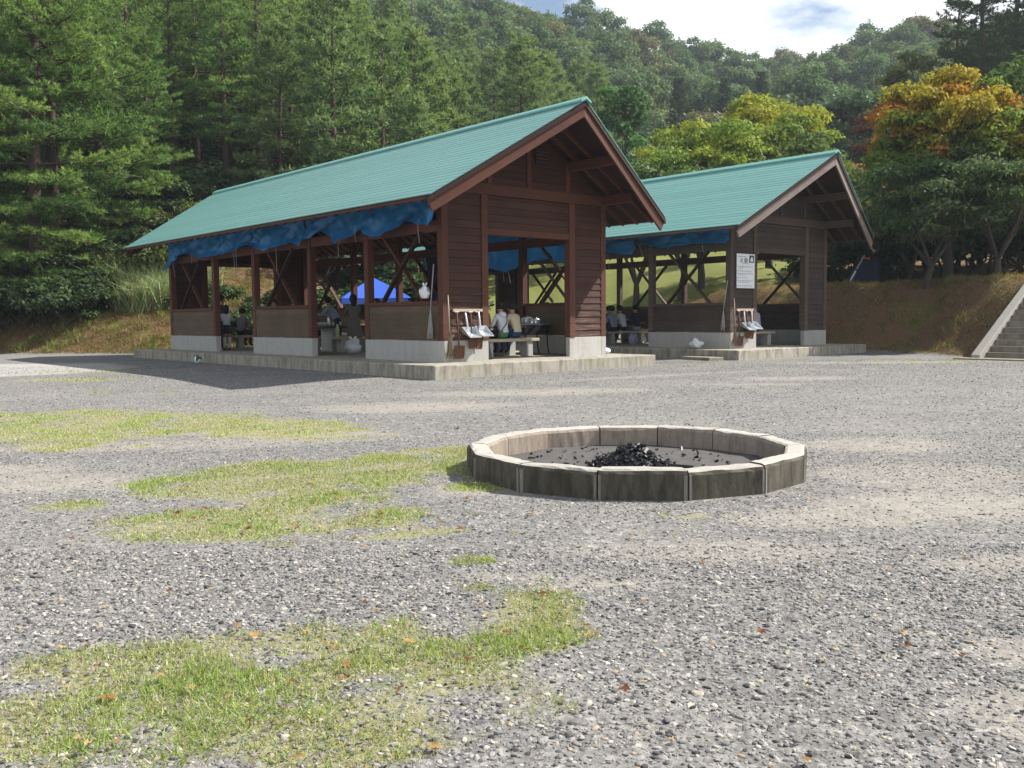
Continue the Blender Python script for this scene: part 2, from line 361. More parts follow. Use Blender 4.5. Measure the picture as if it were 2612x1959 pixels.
def groundmat():
    a = M('ground'); p = a.pos(); z = a.n('ShaderNodeSeparateXYZ', {'Vector': p}).outputs['Z']
    vo = a.n('ShaderNodeTexVoronoi', {'Vector': p, 'Scale': 62.0}); vo2 = a.n('ShaderNodeTexVoronoi', {'Vector': p, 'Scale': 27.0})
    r1 = a.n('ShaderNodeSeparateColor', {'Color': vo.outputs['Color']}).outputs[0]; r2 = a.n('ShaderNodeSeparateColor', {'Color': vo2.outputs['Color']}).outputs[1]
    st = [(0.0, (0.060, 0.059, 0.058)), (0.25, (0.125, 0.123, 0.120)), (0.62, (0.172, 0.168, 0.162)), (0.86, (0.225, 0.219, 0.208)), (1.0, (0.38, 0.36, 0.325))]
    g = a.mix(0.45, a.ramp(r1, st), a.ramp(r2, st))
    dust = a.noise(p, 0.55, 6, 0.62); fine = a.noise(p, 5.0, 5, 0.6)
    du = a.n('ShaderNodeAttribute', attribute_name='dust').outputs['Fac']
    g = a.mix(a.math('MULTIPLY', a.ramp(dust, [(0.44, 0.05), (0.68, 0.45)]), a.ramp(fine, [(0.3, 0.4), (0.7, 1.0)])), g, (0.31, 0.285, 0.245))
    g = a.mix(a.math('MULTIPLY', a.ramp(du, [(0.15, 0), (0.95, 0.45)]), a.ramp(fine, [(0.3, 0.55), (0.65, 1.0)])), g, a.mix(fine, (0.31, 0.275, 0.225), (0.41, 0.365, 0.30)))
    gm = a.n('ShaderNodeAttribute', attribute_name='col').outputs['Color']
    gms = a.n('ShaderNodeSeparateColor', {'Color': gm}).outputs
    gr = a.mix(a.noise(p, 40, 3), (0.20, 0.19, 0.085), (0.32, 0.31, 0.13))
    g = a.mix(a.math('MULTIPLY', a.ramp(gms[0], [(0.25, 0), (0.65, 0.75)]), a.ramp(a.noise(p, 22, 4, .6), [(.35, .35), (.6, 1)])), g, gr)
    # paved apron far left
    g = a.mix(gms[1], g, a.mix(a.noise(p, 1.2, 5), (0.30, 0.285, 0.26), (0.37, 0.355, 0.33)))
    # banks and hillside: dry soil, litter and grass
    hn = a.noise(p, 0.9, 6, 0.65); hf = a.noise(p, 9.0, 5, 0.7)
    so = a.mix(hf, (0.085, 0.050, 0.028), (0.24, 0.15, 0.08))
    gg = a.mix(hf, (0.075, 0.085, 0.022), (0.20, 0.19, 0.055))
    b = a.mix(a.ramp(hn, [(0.50, 0), (0.68, 1)]), so, gg)
    lawn = a.mix(a.noise(p, 1.5, 5), (0.14, 0.16, 0.042), (0.21, 0.215, 0.062))
    b = a.mix(gms[2], b, lawn)
    zz = a.math('ADD', z, a.math('MULTIPLY', a.math('SUBTRACT', hf, 0.5), 0.06))
    c = a.mix(a.ramp(zz, [(0.035, 0), (0.06, 1)]), g, b)
    vd = a.math('ADD', vo.outputs['Distance'], vo2.outputs['Distance'])
    nb = a.bump(a.math('ADD', vd, hf), 0.45, 0.007)
    return a.pbr(c, 0.95, nb, spec=0.12)
gm = grass_mask(GX, GY)
apron = sstep((GX + 22 + (26 - np.abs(GY - 24)) * .0) * 0 + 1) * (GX < -9.2 - .35 * np.abs(GY - 22.5) ** 1.5) * (np.abs(GY - 22.2) < 3.6)
lawn = sstep((-sdist(RT, GX, GY) - 3.4) / 1.0) * sstep((GY - 36) / 4) * (1 - sstep((GY - 74) / 6)) * sstep((.33 - GX / np.maximum(GY, 5)) / .05)
colr = np.stack([gm.ravel(), apron.ravel().astype(float), lawn.ravel()], 1)
ground = link('ground', mesh_arrays('ground', V, F, colr, smooth=True), groundmat()); tag(ground, kind='structure')
at_ = ground.data.attributes.new('dust', 'FLOAT', 'POINT'); at_.data.foreach_set('value', dust_mask(GX, GY).ravel().astype(np.float32))

# ------------------------------------------------------------------ pavilions
A0, A1, B0, B1 = 0.92, 5.75, 0.94, 15.23
SW, SL, SH = 6.44, 16.0, 0.25
MID = (A0 + A1) / 2; HW = 3.405; EZ, RZ = 3.47, 5.55
SLP = (RZ - EZ) / HW; SLEN = math.hypot(HW, RZ - EZ)
POSTS = [B0, B0 + 2.92, B0 + 5.33, B0 + 8.52, B0 + 10.92, B1]
def ridge_b(t, near=True):   # gable edge: t=0 at the eave, 1 at the ridge (it leans out towards the ridge)
    o = 0.976 + 0.735 * t
    return B0 - o if near else B1 + o
def roof_pt(side, t, dz=0.0):   # side -1 left slope, +1 right slope
    return (MID + side * HW * (1 - t), EZ + (RZ - EZ) * t + dz)
PAV = [dict(o=(-1.4584, 17.6542), t=0.8499), dict(o=(5.849, 24.0559), t=0.8608)]
def plocal(k, a, b, z=0.0):
    P = PAV[k]; t = P['t']
    return Vector((P['o'][0] + math.sin(t) * a - math.cos(t) * b, P['o'][1] + math.cos(t) * a + math.sin(t) * b, z))
def prot(k): return math.pi / 2 - PAV[k]['t']

def tarp_mesh(a, b0, b1, ztop, bottoms, seed, amp=0.05):
    """hanging sheet along b with a scalloped, gathered lower edge"""
    rr = random.Random(seed); nb = max(10, int(abs(b1 - b0) / 0.06)); nz = 14; vs = []; fs = []
    bs = [q[0] for q in bottoms]; zs = [q[1] for q in bottoms]
    ph = [rr.uniform(0, 6) for _ in range(6)]
    for i in range(nb + 1):
        b = b0 + (b1 - b0) * i / nb; zb = float(np.interp(b, bs, zs))
        for j in range(nz + 1):
            u = j / nz; z = ztop + (zb - ztop) * u
            w = (0.25 + 0.75 * u)
            off = amp * w * (math.sin(b * 3.1 + ph[0] + 2.0 * u) + .7 * math.sin(b * 7.3 - 5 * u + ph[1]) + .5 * math.sin(b * 13.7 + 7 * u + ph[2]))
            off += 0.07 * math.sin(u * 3.1) * math.sin(b * 2.2 + ph[3]) - 0.10 * math.exp(-((u - 1) / .12) ** 2)
            off += .028 * mnoise.ridged_multi_fractal(Vector((b * 1.7 + u * 1.2, u * 2.6 - b * .6, seed)), 1.0, 2.0, 3, 1.0, 2.0) + .06 * mnoise.noise(Vector((b * 4.5, u * 3.5, seed))) + .035 * abs(mnoise.noise(Vector((b * 9 + u * 4, u * 5, seed + 4))))
            vs.append((a + off - .1 * u, b + .03 * math.sin(9 * u + b * 4), z + .02 * mnoise.noise(Vector((b * 6, 3.3, seed))) * u))
    for i in range(nb):
        for j in range(nz):
            k = i * (nz + 1) + j; fs.append((k, k + 1, k + nz + 2, k + nz + 1))
    m = MB().add(vs, fs); return m

def pavilion(k, label, W):
    root = empty('open_air_pavilion', (*PAV[k]['o'], 0), prot(k)); tag(root, label, 'pavilion', 'twin picnic pavilions')
    wb, wp, ws, wi = W['board'], W['post'], W['side'], W['inner']
    # slab
    sl = MB().box((0, 0, -0.4), (SW, SL, SH)).build('slab', 'slab', root, bevel=0.012)
    # footings under wall panels
    def foot(a0, b0, a1, b1):
        MB().box((a0, b0, SH - .02), (a1, b1, 0.69)).build('footing', 'conc_white', root, bevel=0.008)
    T = 0.165
    # posts along both long sides
    post_bs = [(POSTS[0], 1), (POSTS[1], -1), (POSTS[2], 1), (POSTS[3], -1), (POSTS[4], 1), (POSTS[5], -1)]
    for sa in (0, 1):
        for i, (b, d) in enumerate(post_bs):
            b0, b1 = (b, b + T) if d > 0 else (b - T, b)
            a0, a1 = (A0, A0 + T) if sa == 0 else (A1 - T, A1)
            MB().box((a0, b0, 0.69), (a1, b1, 3.75)).build('post', wp, root, bevel=0.006)
        for lo, hi in ((0, 1), (2, 3), (4, 5)):
            b0, b1 = POSTS[lo], POSTS[hi]
            if sa == 0: foot(A0 - 0.0, b0, A0 + T, b1)
            else: foot(A1 - T, b0, A1, b1)
            # plank panel of the low wall
            pb0, pb1 = b0 + T + .001, b1 - T - .001
            ac = A0 + 0.045 if sa == 0 else A1 - 0.045
            n = 5; hh = (1.43 - 0.70) / n; pm = None
            for i in range(n):
                z0 = 0.70 + i * hh
                t0 = 0.022 + 0.004 * ((i * 7) % 3)
                o = MB().box((ac - t0, pb0, z0 + .0005), (ac + t0, pb1, z0 + hh - .0005)).build('plank', ws, root)
            MB().box((ac - .065, pb0, 1.431), (ac + .065, pb1, 1.51)).build('rail', wp, root, bevel=.005)
            # crossed braces
            bm_ = (b0 + b1) / 2; bw = (b1 - b0) / 2 - T - .1
            for q_, off in ((1, 0.027), (-1, -0.027)):
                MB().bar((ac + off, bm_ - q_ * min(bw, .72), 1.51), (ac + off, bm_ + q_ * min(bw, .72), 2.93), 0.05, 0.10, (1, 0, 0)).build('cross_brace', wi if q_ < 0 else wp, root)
        # header beam and wall plate
        ac = A0 + T / 2 if sa == 0 else A1 - T / 2
        MB().box((ac - .06, B0 + T, 2.92), (ac + .06, B1 - T, 3.14)).build('header_beam', wp, root)
        MB().box((ac - .08, B0 - 0.86, 3.751), (ac + .08, B1 + 0.86, 3.955)).build('wall_plate', wp, root, bevel=.006)
    # gable walls front and back
    for fb in (0, 1):
        bo, bi = (B0, B0 + 0.12) if fb == 0 else (B1 - 0.12, B1)
        sg = 1 if fb == 0 else -1
        bp0, bp1 = (B0 - .02, B0 + T) if fb == 0 else (B1 - T, B1 + .02)
        for (x0, x1) in ((1.95, 2.12), (4.53, 4.71)):
            MB().box((x0, bp0, 0.69), (x1, bp1, 3.72)).build('door_post', wp, root, bevel=.006)
        for (x0, x1) in ((A0 + T, 1.95), (4.71, A1 - T)):
            x0 += .001; x1 -= .001
            foot(x0, bo, x1, bi) if False else None
            z = 0.70
            i = 0
            while z < 3.71:
                hh = min(0.152, 3.715 - z)
                # lapped board: the lower edge stands proud
                p = 0.0; lo = 0.030; hi = 0.010
                bb = bo + .035 if fb == 0 else bi - .035
                y = lambda d: bb - sg * d
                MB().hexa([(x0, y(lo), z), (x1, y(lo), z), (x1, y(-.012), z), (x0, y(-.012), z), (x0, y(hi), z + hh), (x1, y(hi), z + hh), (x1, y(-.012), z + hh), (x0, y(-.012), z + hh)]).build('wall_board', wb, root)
                z += hh + .002; i += 1
        for (x0, x1) in ((A0 + T + .001, 2.12), (4.53, A1 - T - .001)):
            foot(x0, bo - (.003 if fb == 0 else 0), x1, bi + (0 if fb == 0 else .003))
        # lintel boards over the doorway
        MB().box((2.121, bp0 + .012, 2.90), (4.529, bp1 - .012, 3.02)).build('lintel', wp, root)
        z = 3.022
        while z < 3.70:
            hh = min(0.152, 3.715 - z); bb = bo + .035 if fb == 0 else bi - .035; y = lambda d: bb - sg * d
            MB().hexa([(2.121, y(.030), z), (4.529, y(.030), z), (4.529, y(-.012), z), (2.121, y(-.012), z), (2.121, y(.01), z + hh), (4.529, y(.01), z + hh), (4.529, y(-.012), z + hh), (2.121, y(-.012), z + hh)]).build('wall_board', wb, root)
            z += hh + .002
        # tie beam
        MB().box((A0 + T + .001, bp0 - .012, 3.722), (A1 - T - .001, bp1 - .01, 3.95)).build('tie_beam', wp, root, bevel=.006)
        # gable triangle boards
        z = 3.952
        while z < 5.2:
            hh = 0.152; hwz = max(0.05, (RZ - .17 - z - hh) / SLP)
            hwb = max(0.05, (RZ - .17 - z) / SLP)
            hwz = min(hwz, (A1 - A0) / 2); hwb = min(hwb, (A1 - A0) / 2)
            bb = bo + .035 if fb == 0 else bi - .035; y = lambda d: bb - sg * d
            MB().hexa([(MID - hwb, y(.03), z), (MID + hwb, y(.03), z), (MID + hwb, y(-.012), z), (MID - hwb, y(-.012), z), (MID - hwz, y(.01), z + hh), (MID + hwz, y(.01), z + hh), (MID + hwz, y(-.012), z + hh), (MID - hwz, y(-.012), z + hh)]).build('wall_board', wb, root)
            z += hh + .002
        for xx in (MID - .08, MID - 1.2, MID + 1.1):
            zt = RZ - .2 - SLP * (abs(xx + .06 - MID) + .08)
            MB().box((xx, bo - .012 if fb == 0 else bi - .02, 3.951), (xx + .12, bo + .02 if fb == 0 else bi + .012, zt)).build('stud', wp, root)
        # dark vent in the gable
        yy = bo - .016 if fb == 0 else bi + .016
        v = MB().box((MID + .16, min(yy, yy + sg * .02), 4.50), (MID + .54, max(yy, yy + sg * .02), 4.82)).build('vent', 'dark', root)
        for i in range(4):
            MB().box((MID + .17, yy - sg * .02 - .008, 4.53 + i * .075), (MID + .53, yy - sg * .02 + .008, 4.56 + i * .075)).build('slat', wp, v)
    # purlins and rafters
    for aa, zt in ((MID, RZ - .15), (MID - 1.25, RZ - SLP * 1.25 - .16), (MID + 1.25, RZ - SLP * 1.25 - .16)):
        t = 1 - abs(aa - MID) / HW
        MB().box((aa - .07, ridge_b(t) + .14, zt - .2), (aa + .07, ridge_b(t, False) - .14, zt)).build('purlin', wp, root)
    deck = MB()
    for sd_ in (-1, 1):
        (xe, ze), (xr, zr) = roof_pt(sd_, 0, -.055), roof_pt(sd_, 1, -.055)
        n0, n1, f0, f1 = ridge_b(0) + .03, ridge_b(1) + .03, ridge_b(0, False) - .03, ridge_b(1, False) - .03
        deck.hexa([(xe, n0, ze), (xe, f0, ze), (xr, f1, zr), (xr, n1, zr), (xe, n0, ze + .03), (xe, f0, ze + .03), (xr, f1, zr + .03), (xr, n1, zr + .03)])
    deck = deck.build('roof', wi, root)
    ra = MB(); 
    for sd_ in (-1, 1):
        p0 = roof_pt(sd_, 0.012, -.105); p1 = roof_pt(sd_, 0.985, -.105)
        ra_me = None
        b = B0 - 0.62
        while b < B1 + .7:
            if ra_me is None:
                ra_me = MB().bar((p0[0], 0, p0[1]), (p1[0], 0, p1[1]), .05, .095, (0, 0, 1)).mesh('rafter'); ra_me.materials.append(MAT[wp])
            o = link('rafter', ra_me, None, deck); o.location = (0, b, 0); b += 0.455
    # metal courses
    NC = 24
    for sd_ in (-1, 1):
        for i in range(NC):
            t0, t1 = i / NC, (i + 1.12) / NC
            t1 = min(t1, 1.0)
            (x0, z0), (x1, z1) = roof_pt(sd_, t0), roof_pt(sd_, t1)
            m = MB(); lift = .008
            bsp = [ridge_b(t0), 8.15, ridge_b(t0, False)]
            n0, n1, f0, f1 = ridge_b(t0), ridge_b(t1), ridge_b(t0, False), ridge_b(t1, False)
            split = 8.15 + (0.09 if i % 2 else -0.09)
            for (u0, u1, w0, w1, ex_) in ((n0, n1, split, split, 0.0), (split + .004, split + .004, f0, f1, .003)):
                m.hexa([(x0, u0, z0 - .012), (x0, w0, z0 - .012), (x1, w1, z1 - .014), (x1, u1, z1 - .014),
                        (x0, u0, z0 + lift + ex_), (x0, w0, z0 + lift + ex_), (x1, w1, z1 + .001 + ex_), (x1, u1, z1 + .001 + ex_)])
            m.build('roof_course', 'roof', deck)
    rm = MB()
    for sd_ in (-1, 1):
        w = .14
        n, f = ridge_b(1) - .015, ridge_b(1, False) + .015
        rm.hexa([(MID, n, RZ + .01), (MID, f, RZ + .01), (MID + sd_ * w, f, RZ - SLP * w + .02), (MID + sd_ * w, n, RZ - SLP * w + .02),
                 (MID, n, RZ + .062), (MID, f, RZ + .062), (MID + sd_ * w, f, RZ - SLP * w + .062), (MID + sd_ * w, n, RZ - SLP * w + .062)])
    rm.build('ridge_cap', 'ridge', deck)
    # bargeboards: dark upper trim, pale wide board below
    for near in (True, False):
        sgn = -1 if near else 1
        for sd_ in (-1, 1):
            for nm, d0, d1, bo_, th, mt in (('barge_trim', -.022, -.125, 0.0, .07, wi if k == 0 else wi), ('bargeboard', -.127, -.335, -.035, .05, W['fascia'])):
                P = []
                for zz in (d1, d0):
                    for t, yo in ((-.012 if nm == 'barge_trim' else -.002, 0), (1, 0)):
                        xx, z_ = roof_pt(sd_, t)
                        P.append((xx, ridge_b(t, near) + (-bo_ * -sgn) * -1 if False else ridge_b(t, near) - sgn * (0.012 - bo_) , z_ + zz))
                lo0, lo1, hi0, hi1 = P
                if nm == 'bargeboard': lo0 = (lo0[0] - sd_ * .10, lo0[1], lo0[2] + .02)
                q = lambda v, d: (v[0], v[1] - sgn * d, v[2])
                lo1 = (MID, lo1[1], lo1[2]); hi1 = (MID, hi1[1], hi1[2])
                MB().hexa([lo0, lo1, q(lo1, th), q(lo0, th), hi0, hi1, q(hi1, th), q(hi0, th)]).build(nm, mt, root)
    # gutter-less eave fascia
    for sd_ in (-1, 1):
        xe, ze = roof_pt(sd_, .004, -.03)
        MB().bar((xe, ridge_b(0) + .05, ze - .04), (xe, ridge_b(0, False) - .05, ze - .04), .03, .05, (0, 0, 1)).build('eave_board', wp, root)
    return root
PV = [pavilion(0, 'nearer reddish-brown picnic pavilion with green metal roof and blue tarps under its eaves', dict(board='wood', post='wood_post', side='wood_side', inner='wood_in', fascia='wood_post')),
      pavilion(1, 'farther greyed-wood picnic pavilion with green metal roof and a notice board by its doorway', dict(board='wood_grey', post='wood_grey_post', side='wood_grey', inner='wood_in', fascia='fascia_pale'))]

# blue tarps, hung from the wall plates
def tarp(k, a, b0, b1, zt, bt, seed, label, amp=.05, mat='tarp'):
    o = tarp_mesh(a, b0, b1, zt, bt, seed, amp).build('blue_tarp', mat, None, smooth=True)
    o.location = (*PAV[k]['o'], 0); o.rotation_euler = (0, 0, prot(k)); tag(o, label, 'tarp', 'tarps hung under the eaves')
    q = random.Random(seed)
    for i in range(max(2, int((b1 - b0) / 1.6))):
        b = b0 + (b1 - b0) * (i + q.random()) / max(2, int((b1 - b0) / 1.6)); zb = float(np.interp(b, [z_[0] for z_ in bt], [z_[1] for z_ in bt])); sg = -1 if a < 3 else 1
        MB().tube([(a + sg * .12, b, zb + .1), (a + sg * .15, b + .02, zb - .05), (a + sg * .12, b + q.uniform(-.1, .1), zb - q.uniform(.2, .7))], .006, 4).build('tie_cord', 'string', o)
    return o
tarp(0, A0 - .12, 0.95, 6.2, 3.66, [(.95, 3.34), (1.06, 3.0), (1.9, 3.18), (2.3, 3.0), (2.7, 2.9), (3.2, 2.95), (3.63, 3.12), (4.1, 2.96), (4.53, 2.88), (4.9, 3.05), (5.33, 3.24), (5.8, 3.1), (6.2, 3.04)], 3, 'crumpled blue tarp on the near long side beside the front corner post')
tarp(0, A0 - .12, 6.4, 15.1, 3.66, [(6.4, 2.92), (6.8, 3.06), (7.4, 2.98), (8.16, 2.92), (8.7, 3.04), (9.18, 3.15), (10, 3.0), (11, 2.98), (12.2, 2.93), (12.8, 3.1), (13.4, 3.14), (14.2, 2.95), (15.1, 2.72)], 5, 'long gathered blue tarp reaching to the far end of the nearer pavilion')
tarp(0, A1 + .12, 1.2, 7.4, 3.66, [(1.2, 2.6), (2.2, 2.45), (3.2, 2.7), (4.4, 2.35), (5.6, 2.55), (6.6, 2.2), (7.4, 2.3)], 8, 'sunlit blue tarp on the far long side seen through the front doorway')
tarp(1, A0 - .12, 0.93, 4.15, 3.66, [(.93, 3.1), (1.8, 3.13), (3.2, 3.1), (4.15, 3.3)], 9, 'blue tarp rolled high under the eave near the notice board', .03)
tarp(1, A0 - .12, 4.18, 15.0, 3.66, [(4.18, 2.97), (5.4, 3.1), (7, 3.05), (9, 3.0), (11, 3.1), (13, 2.95), (15, 3.0)], 10, 'blue tarp of the farther pavilion half hidden behind the nearer gable', .04)
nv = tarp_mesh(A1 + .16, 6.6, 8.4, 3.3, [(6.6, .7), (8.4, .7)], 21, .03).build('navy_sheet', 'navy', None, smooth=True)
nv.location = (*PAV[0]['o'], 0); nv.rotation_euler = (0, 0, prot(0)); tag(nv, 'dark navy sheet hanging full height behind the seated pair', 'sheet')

# ------------------------------------------------------------------ fire ring
FC = Vector((0.92, 7.02, 0)); NR = 14; RO, RI, FH = 1.27, 1.115, 0.19
ring = empty('fire_ring', FC, R(-5)); tag(ring, 'round fire ring of low concrete kerb blocks on the gravel', 'fire ring')
kb = None
for i in range(NR):
    am = -math.pi / 2 + 2 * math.pi * i / NR; h_ = math.pi / NR; rr = random.Random(i)
    m = MB(); e = 0.007
    def rp(r, a, z): return (r * math.cos(a), r * math.sin(a), z)
    a0, a1 = am - h_ + e / 2, am + h_ - e / 2; dz = rr.uniform(-.006, .006); rv = rr.uniform(-.006, .006)
    prof = [(RI, -.15), (RI, FH - .03), (RI + .012, FH - .008), (RI + .03, FH), (RO - .03, FH), (RO - .010, FH - .008), (RO, FH - .03), (RO, -.15)]
    vs = []; fs = []; NP = len(prof); NSG = 9
    for s_ in range(NSG + 1):
        a = a0 + (a1 - a0) * s_ / NSG
        ck = math.cos(h_) / math.cos(a - am)
        for (r, z) in prof:
            j = .007 * mnoise.noise(Vector((a * 14, z * 30, r * 30))) + .004 * mnoise.noise(Vector((a * 41, z * 60, r * 60)))
            vs.append(rp((r + rv + j) * ck, a, z + dz + (j if z > 0 else 0)))
    for s_ in range(NSG):
        for p_ in range(NP - 1):
            fs.append((s_ * NP + p_, s_ * NP + p_ + 1, (s_ + 1) * NP + p_ + 1, (s_ + 1) * NP + p_))
    fs.append(tuple(range(NP))[::-1]); fs.append(tuple(NSG * NP + p_ for p_ in range(NP)))
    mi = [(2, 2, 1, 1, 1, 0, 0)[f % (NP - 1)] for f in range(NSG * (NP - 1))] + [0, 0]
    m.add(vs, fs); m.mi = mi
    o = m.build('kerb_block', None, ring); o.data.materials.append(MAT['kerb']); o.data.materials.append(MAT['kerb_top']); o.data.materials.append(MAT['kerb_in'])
    # mortar strip over each joint, smeared unevenly outside
    a = am - h_; ck = 1.0
    mm = MB(); w1, w2 = rr.uniform(.018, .032), rr.uniform(.018, .032)
    for (s0, s1) in ((-w1, -.005), (.005, w2)):
        p0 = Vector(rp(RO * 1.0015, a, 0)); tg0 = Vector((-math.sin(a + (-1 if s0 < 0 else 1) * h_ ), math.cos(a + (-1 if s0 < 0 else 1) * h_), 0))
        nrm = Vector((math.cos(a + (-1 if s0 < 0 else 1) * h_), math.sin(a + (-1 if s0 < 0 else 1) * h_), 0))
        q0 = p0 + tg0 * s0 - nrm * .01; q1 = p0 + tg0 * s1 - nrm * .01; th = nrm * .016
        mm.hexa([q0 + Vector((0, 0, -.05)), q1 + Vector((0, 0, -.05)), q1 + th + Vector((0, 0, -.05)), q0 + th + Vector((0, 0, -.05)), q0 + Vector((0, 0, FH - .032)), q1 + Vector((0, 0, FH - .03)), q1 + th + Vector((0, 0, FH - .03)), q0 + th + Vector((0, 0, FH - .032))])
    mm.build('mortar_joint', 'mortar', ring)
# ash bed
m = MB(); vs = [(0, 0, .03)]; fs = []
rr = random.Random(4)
for r_ in range(1, 9):
    for k in range(28):
        a = 2 * math.pi * k / 28; r = RI * 1.0 * r_ / 8
        vs.append((r * math.cos(a), r * math.sin(a), .028 + .012 * mnoise.noise(Vector((r * math.cos(a) * 5, r * math.sin(a) * 5, 0)))))
for k in range(28): fs.append((0, 1 + k, 1 + (k + 1) % 28))
for r_ in range(7):
    for k in range(28): fs.append((1 + r_ * 28 + k, 1 + (r_ + 1) * 28 + k, 1 + (r_ + 1) * 28 + (k + 1) % 28, 1 + r_ * 28 + (k + 1) % 28))
m.add(vs, fs).build('ash_bed', 'ash', ring, smooth=True)
# charcoal heap
rr = random.Random(12); m = MB()
def chunk(m, c, s, rr, mi=0):
    ax = Vector((rr.uniform(-1, 1), rr.uniform(-1, 1), rr.uniform(-.5, .5))).normalized(); q = ax.cross(Vector((rr.random(), rr.random(), 1))).normalized(); t = ax.cross(q)
    l, w, h = s * rr.uniform(.7, 1.5), s * rr.uniform(.3, .6), s * rr.uniform(.2, .45)
    P = []
    for z in (-1, 1):
        for (x, y) in ((-1, -1), (1, -1), (1, 1), (-1, 1)):
            j = lambda: rr.uniform(.7, 1.15)
            P.append(Vector(c) + ax * (l / 2 * x * j()) + q * (w / 2 * y * j()) + t * (h / 2 * z * j()))
    m.hexa(P, mi)
for i in range(520):
    a = rr.uniform(0, 6.283); u = rr.random() ** .6; r = .285 * u
    z = .03 + .165 * (1 - u) ** 1.0 * rr.uniform(.75, 1.05)
    chunk(m, (r * math.cos(a) * 1.1, r * math.sin(a), z), rr.uniform(.03, .065), rr)
for i in range(190):
    a = rr.uniform(0, 6.283); r = RI * .93 * rr.random() ** .6
    chunk(m, (r * math.cos(a), r * math.sin(a), .036), rr.uniform(.012, .04), rr)
m.ball((0, 0, .02), (.24, .22, .13), 10, 6)
for (p_, q_) in (((.12, -.1, .06), (.42, -.2, .05)), ((.05, -.16, .05), (.33, -.3, .045)), ((-.1, .1, .15), (.1, -.05, .19))): m.tube([p_, q_], [.016, .011], 5)
hp = m.build('charcoal_heap', 'coal'); hp.location = FC + Vector((-.02, -.06, 0)); tag(hp, 'black heap of charcoal and burnt sticks inside the fire ring', None, kind='stuff')

# ------------------------------------------------------------------ trees
def unit(v): return v / np.maximum(np.linalg.norm(v, axis=-1, keepdims=True), 1e-9)
def tubes_mesh(name, paths, mat):
    m = MB()
    for pts, rad, n in paths: m.tube(pts, rad, n, cap=False)
    me = m.mesh(name, smooth=True); me.materials.append(MAT[mat]); return me
def blades_mesh(name, P, Dv, S, ln, wd, col, mat):
    """one triangle per blade: P base, Dv direction, S side vector"""
    n = len(P); a = P - S * wd[:, None] / 2; b = P + S * wd[:, None] / 2; c = P + Dv * ln[:, None]
    V = np.stack([a, b, c], 1).reshape(-1, 3); F = np.arange(3 * n).reshape(-1, 3)
    me = mesh_arrays(name, V, F, np.repeat(col, 3, 0)); me.materials.append(MAT[mat]); return me
def quads_mesh(name, P, U, W, ln, wd, col, mat):
    n = len(P); a = P; b = P + U * ln[:, None] * .45 + W * wd[:, None] * .5; c = P + U * ln[:, None]; d = P + U * ln[:, None] * .45 - W * wd[:, None] * .5
    V = np.stack([a, b, c, d], 1).reshape(-1, 3); F = np.arange(4 * n).reshape(-1, 4)
    me = mesh_arrays(name, V, F, np.repeat(col, 4, 0)); me.materials.append(MAT[mat]); return me
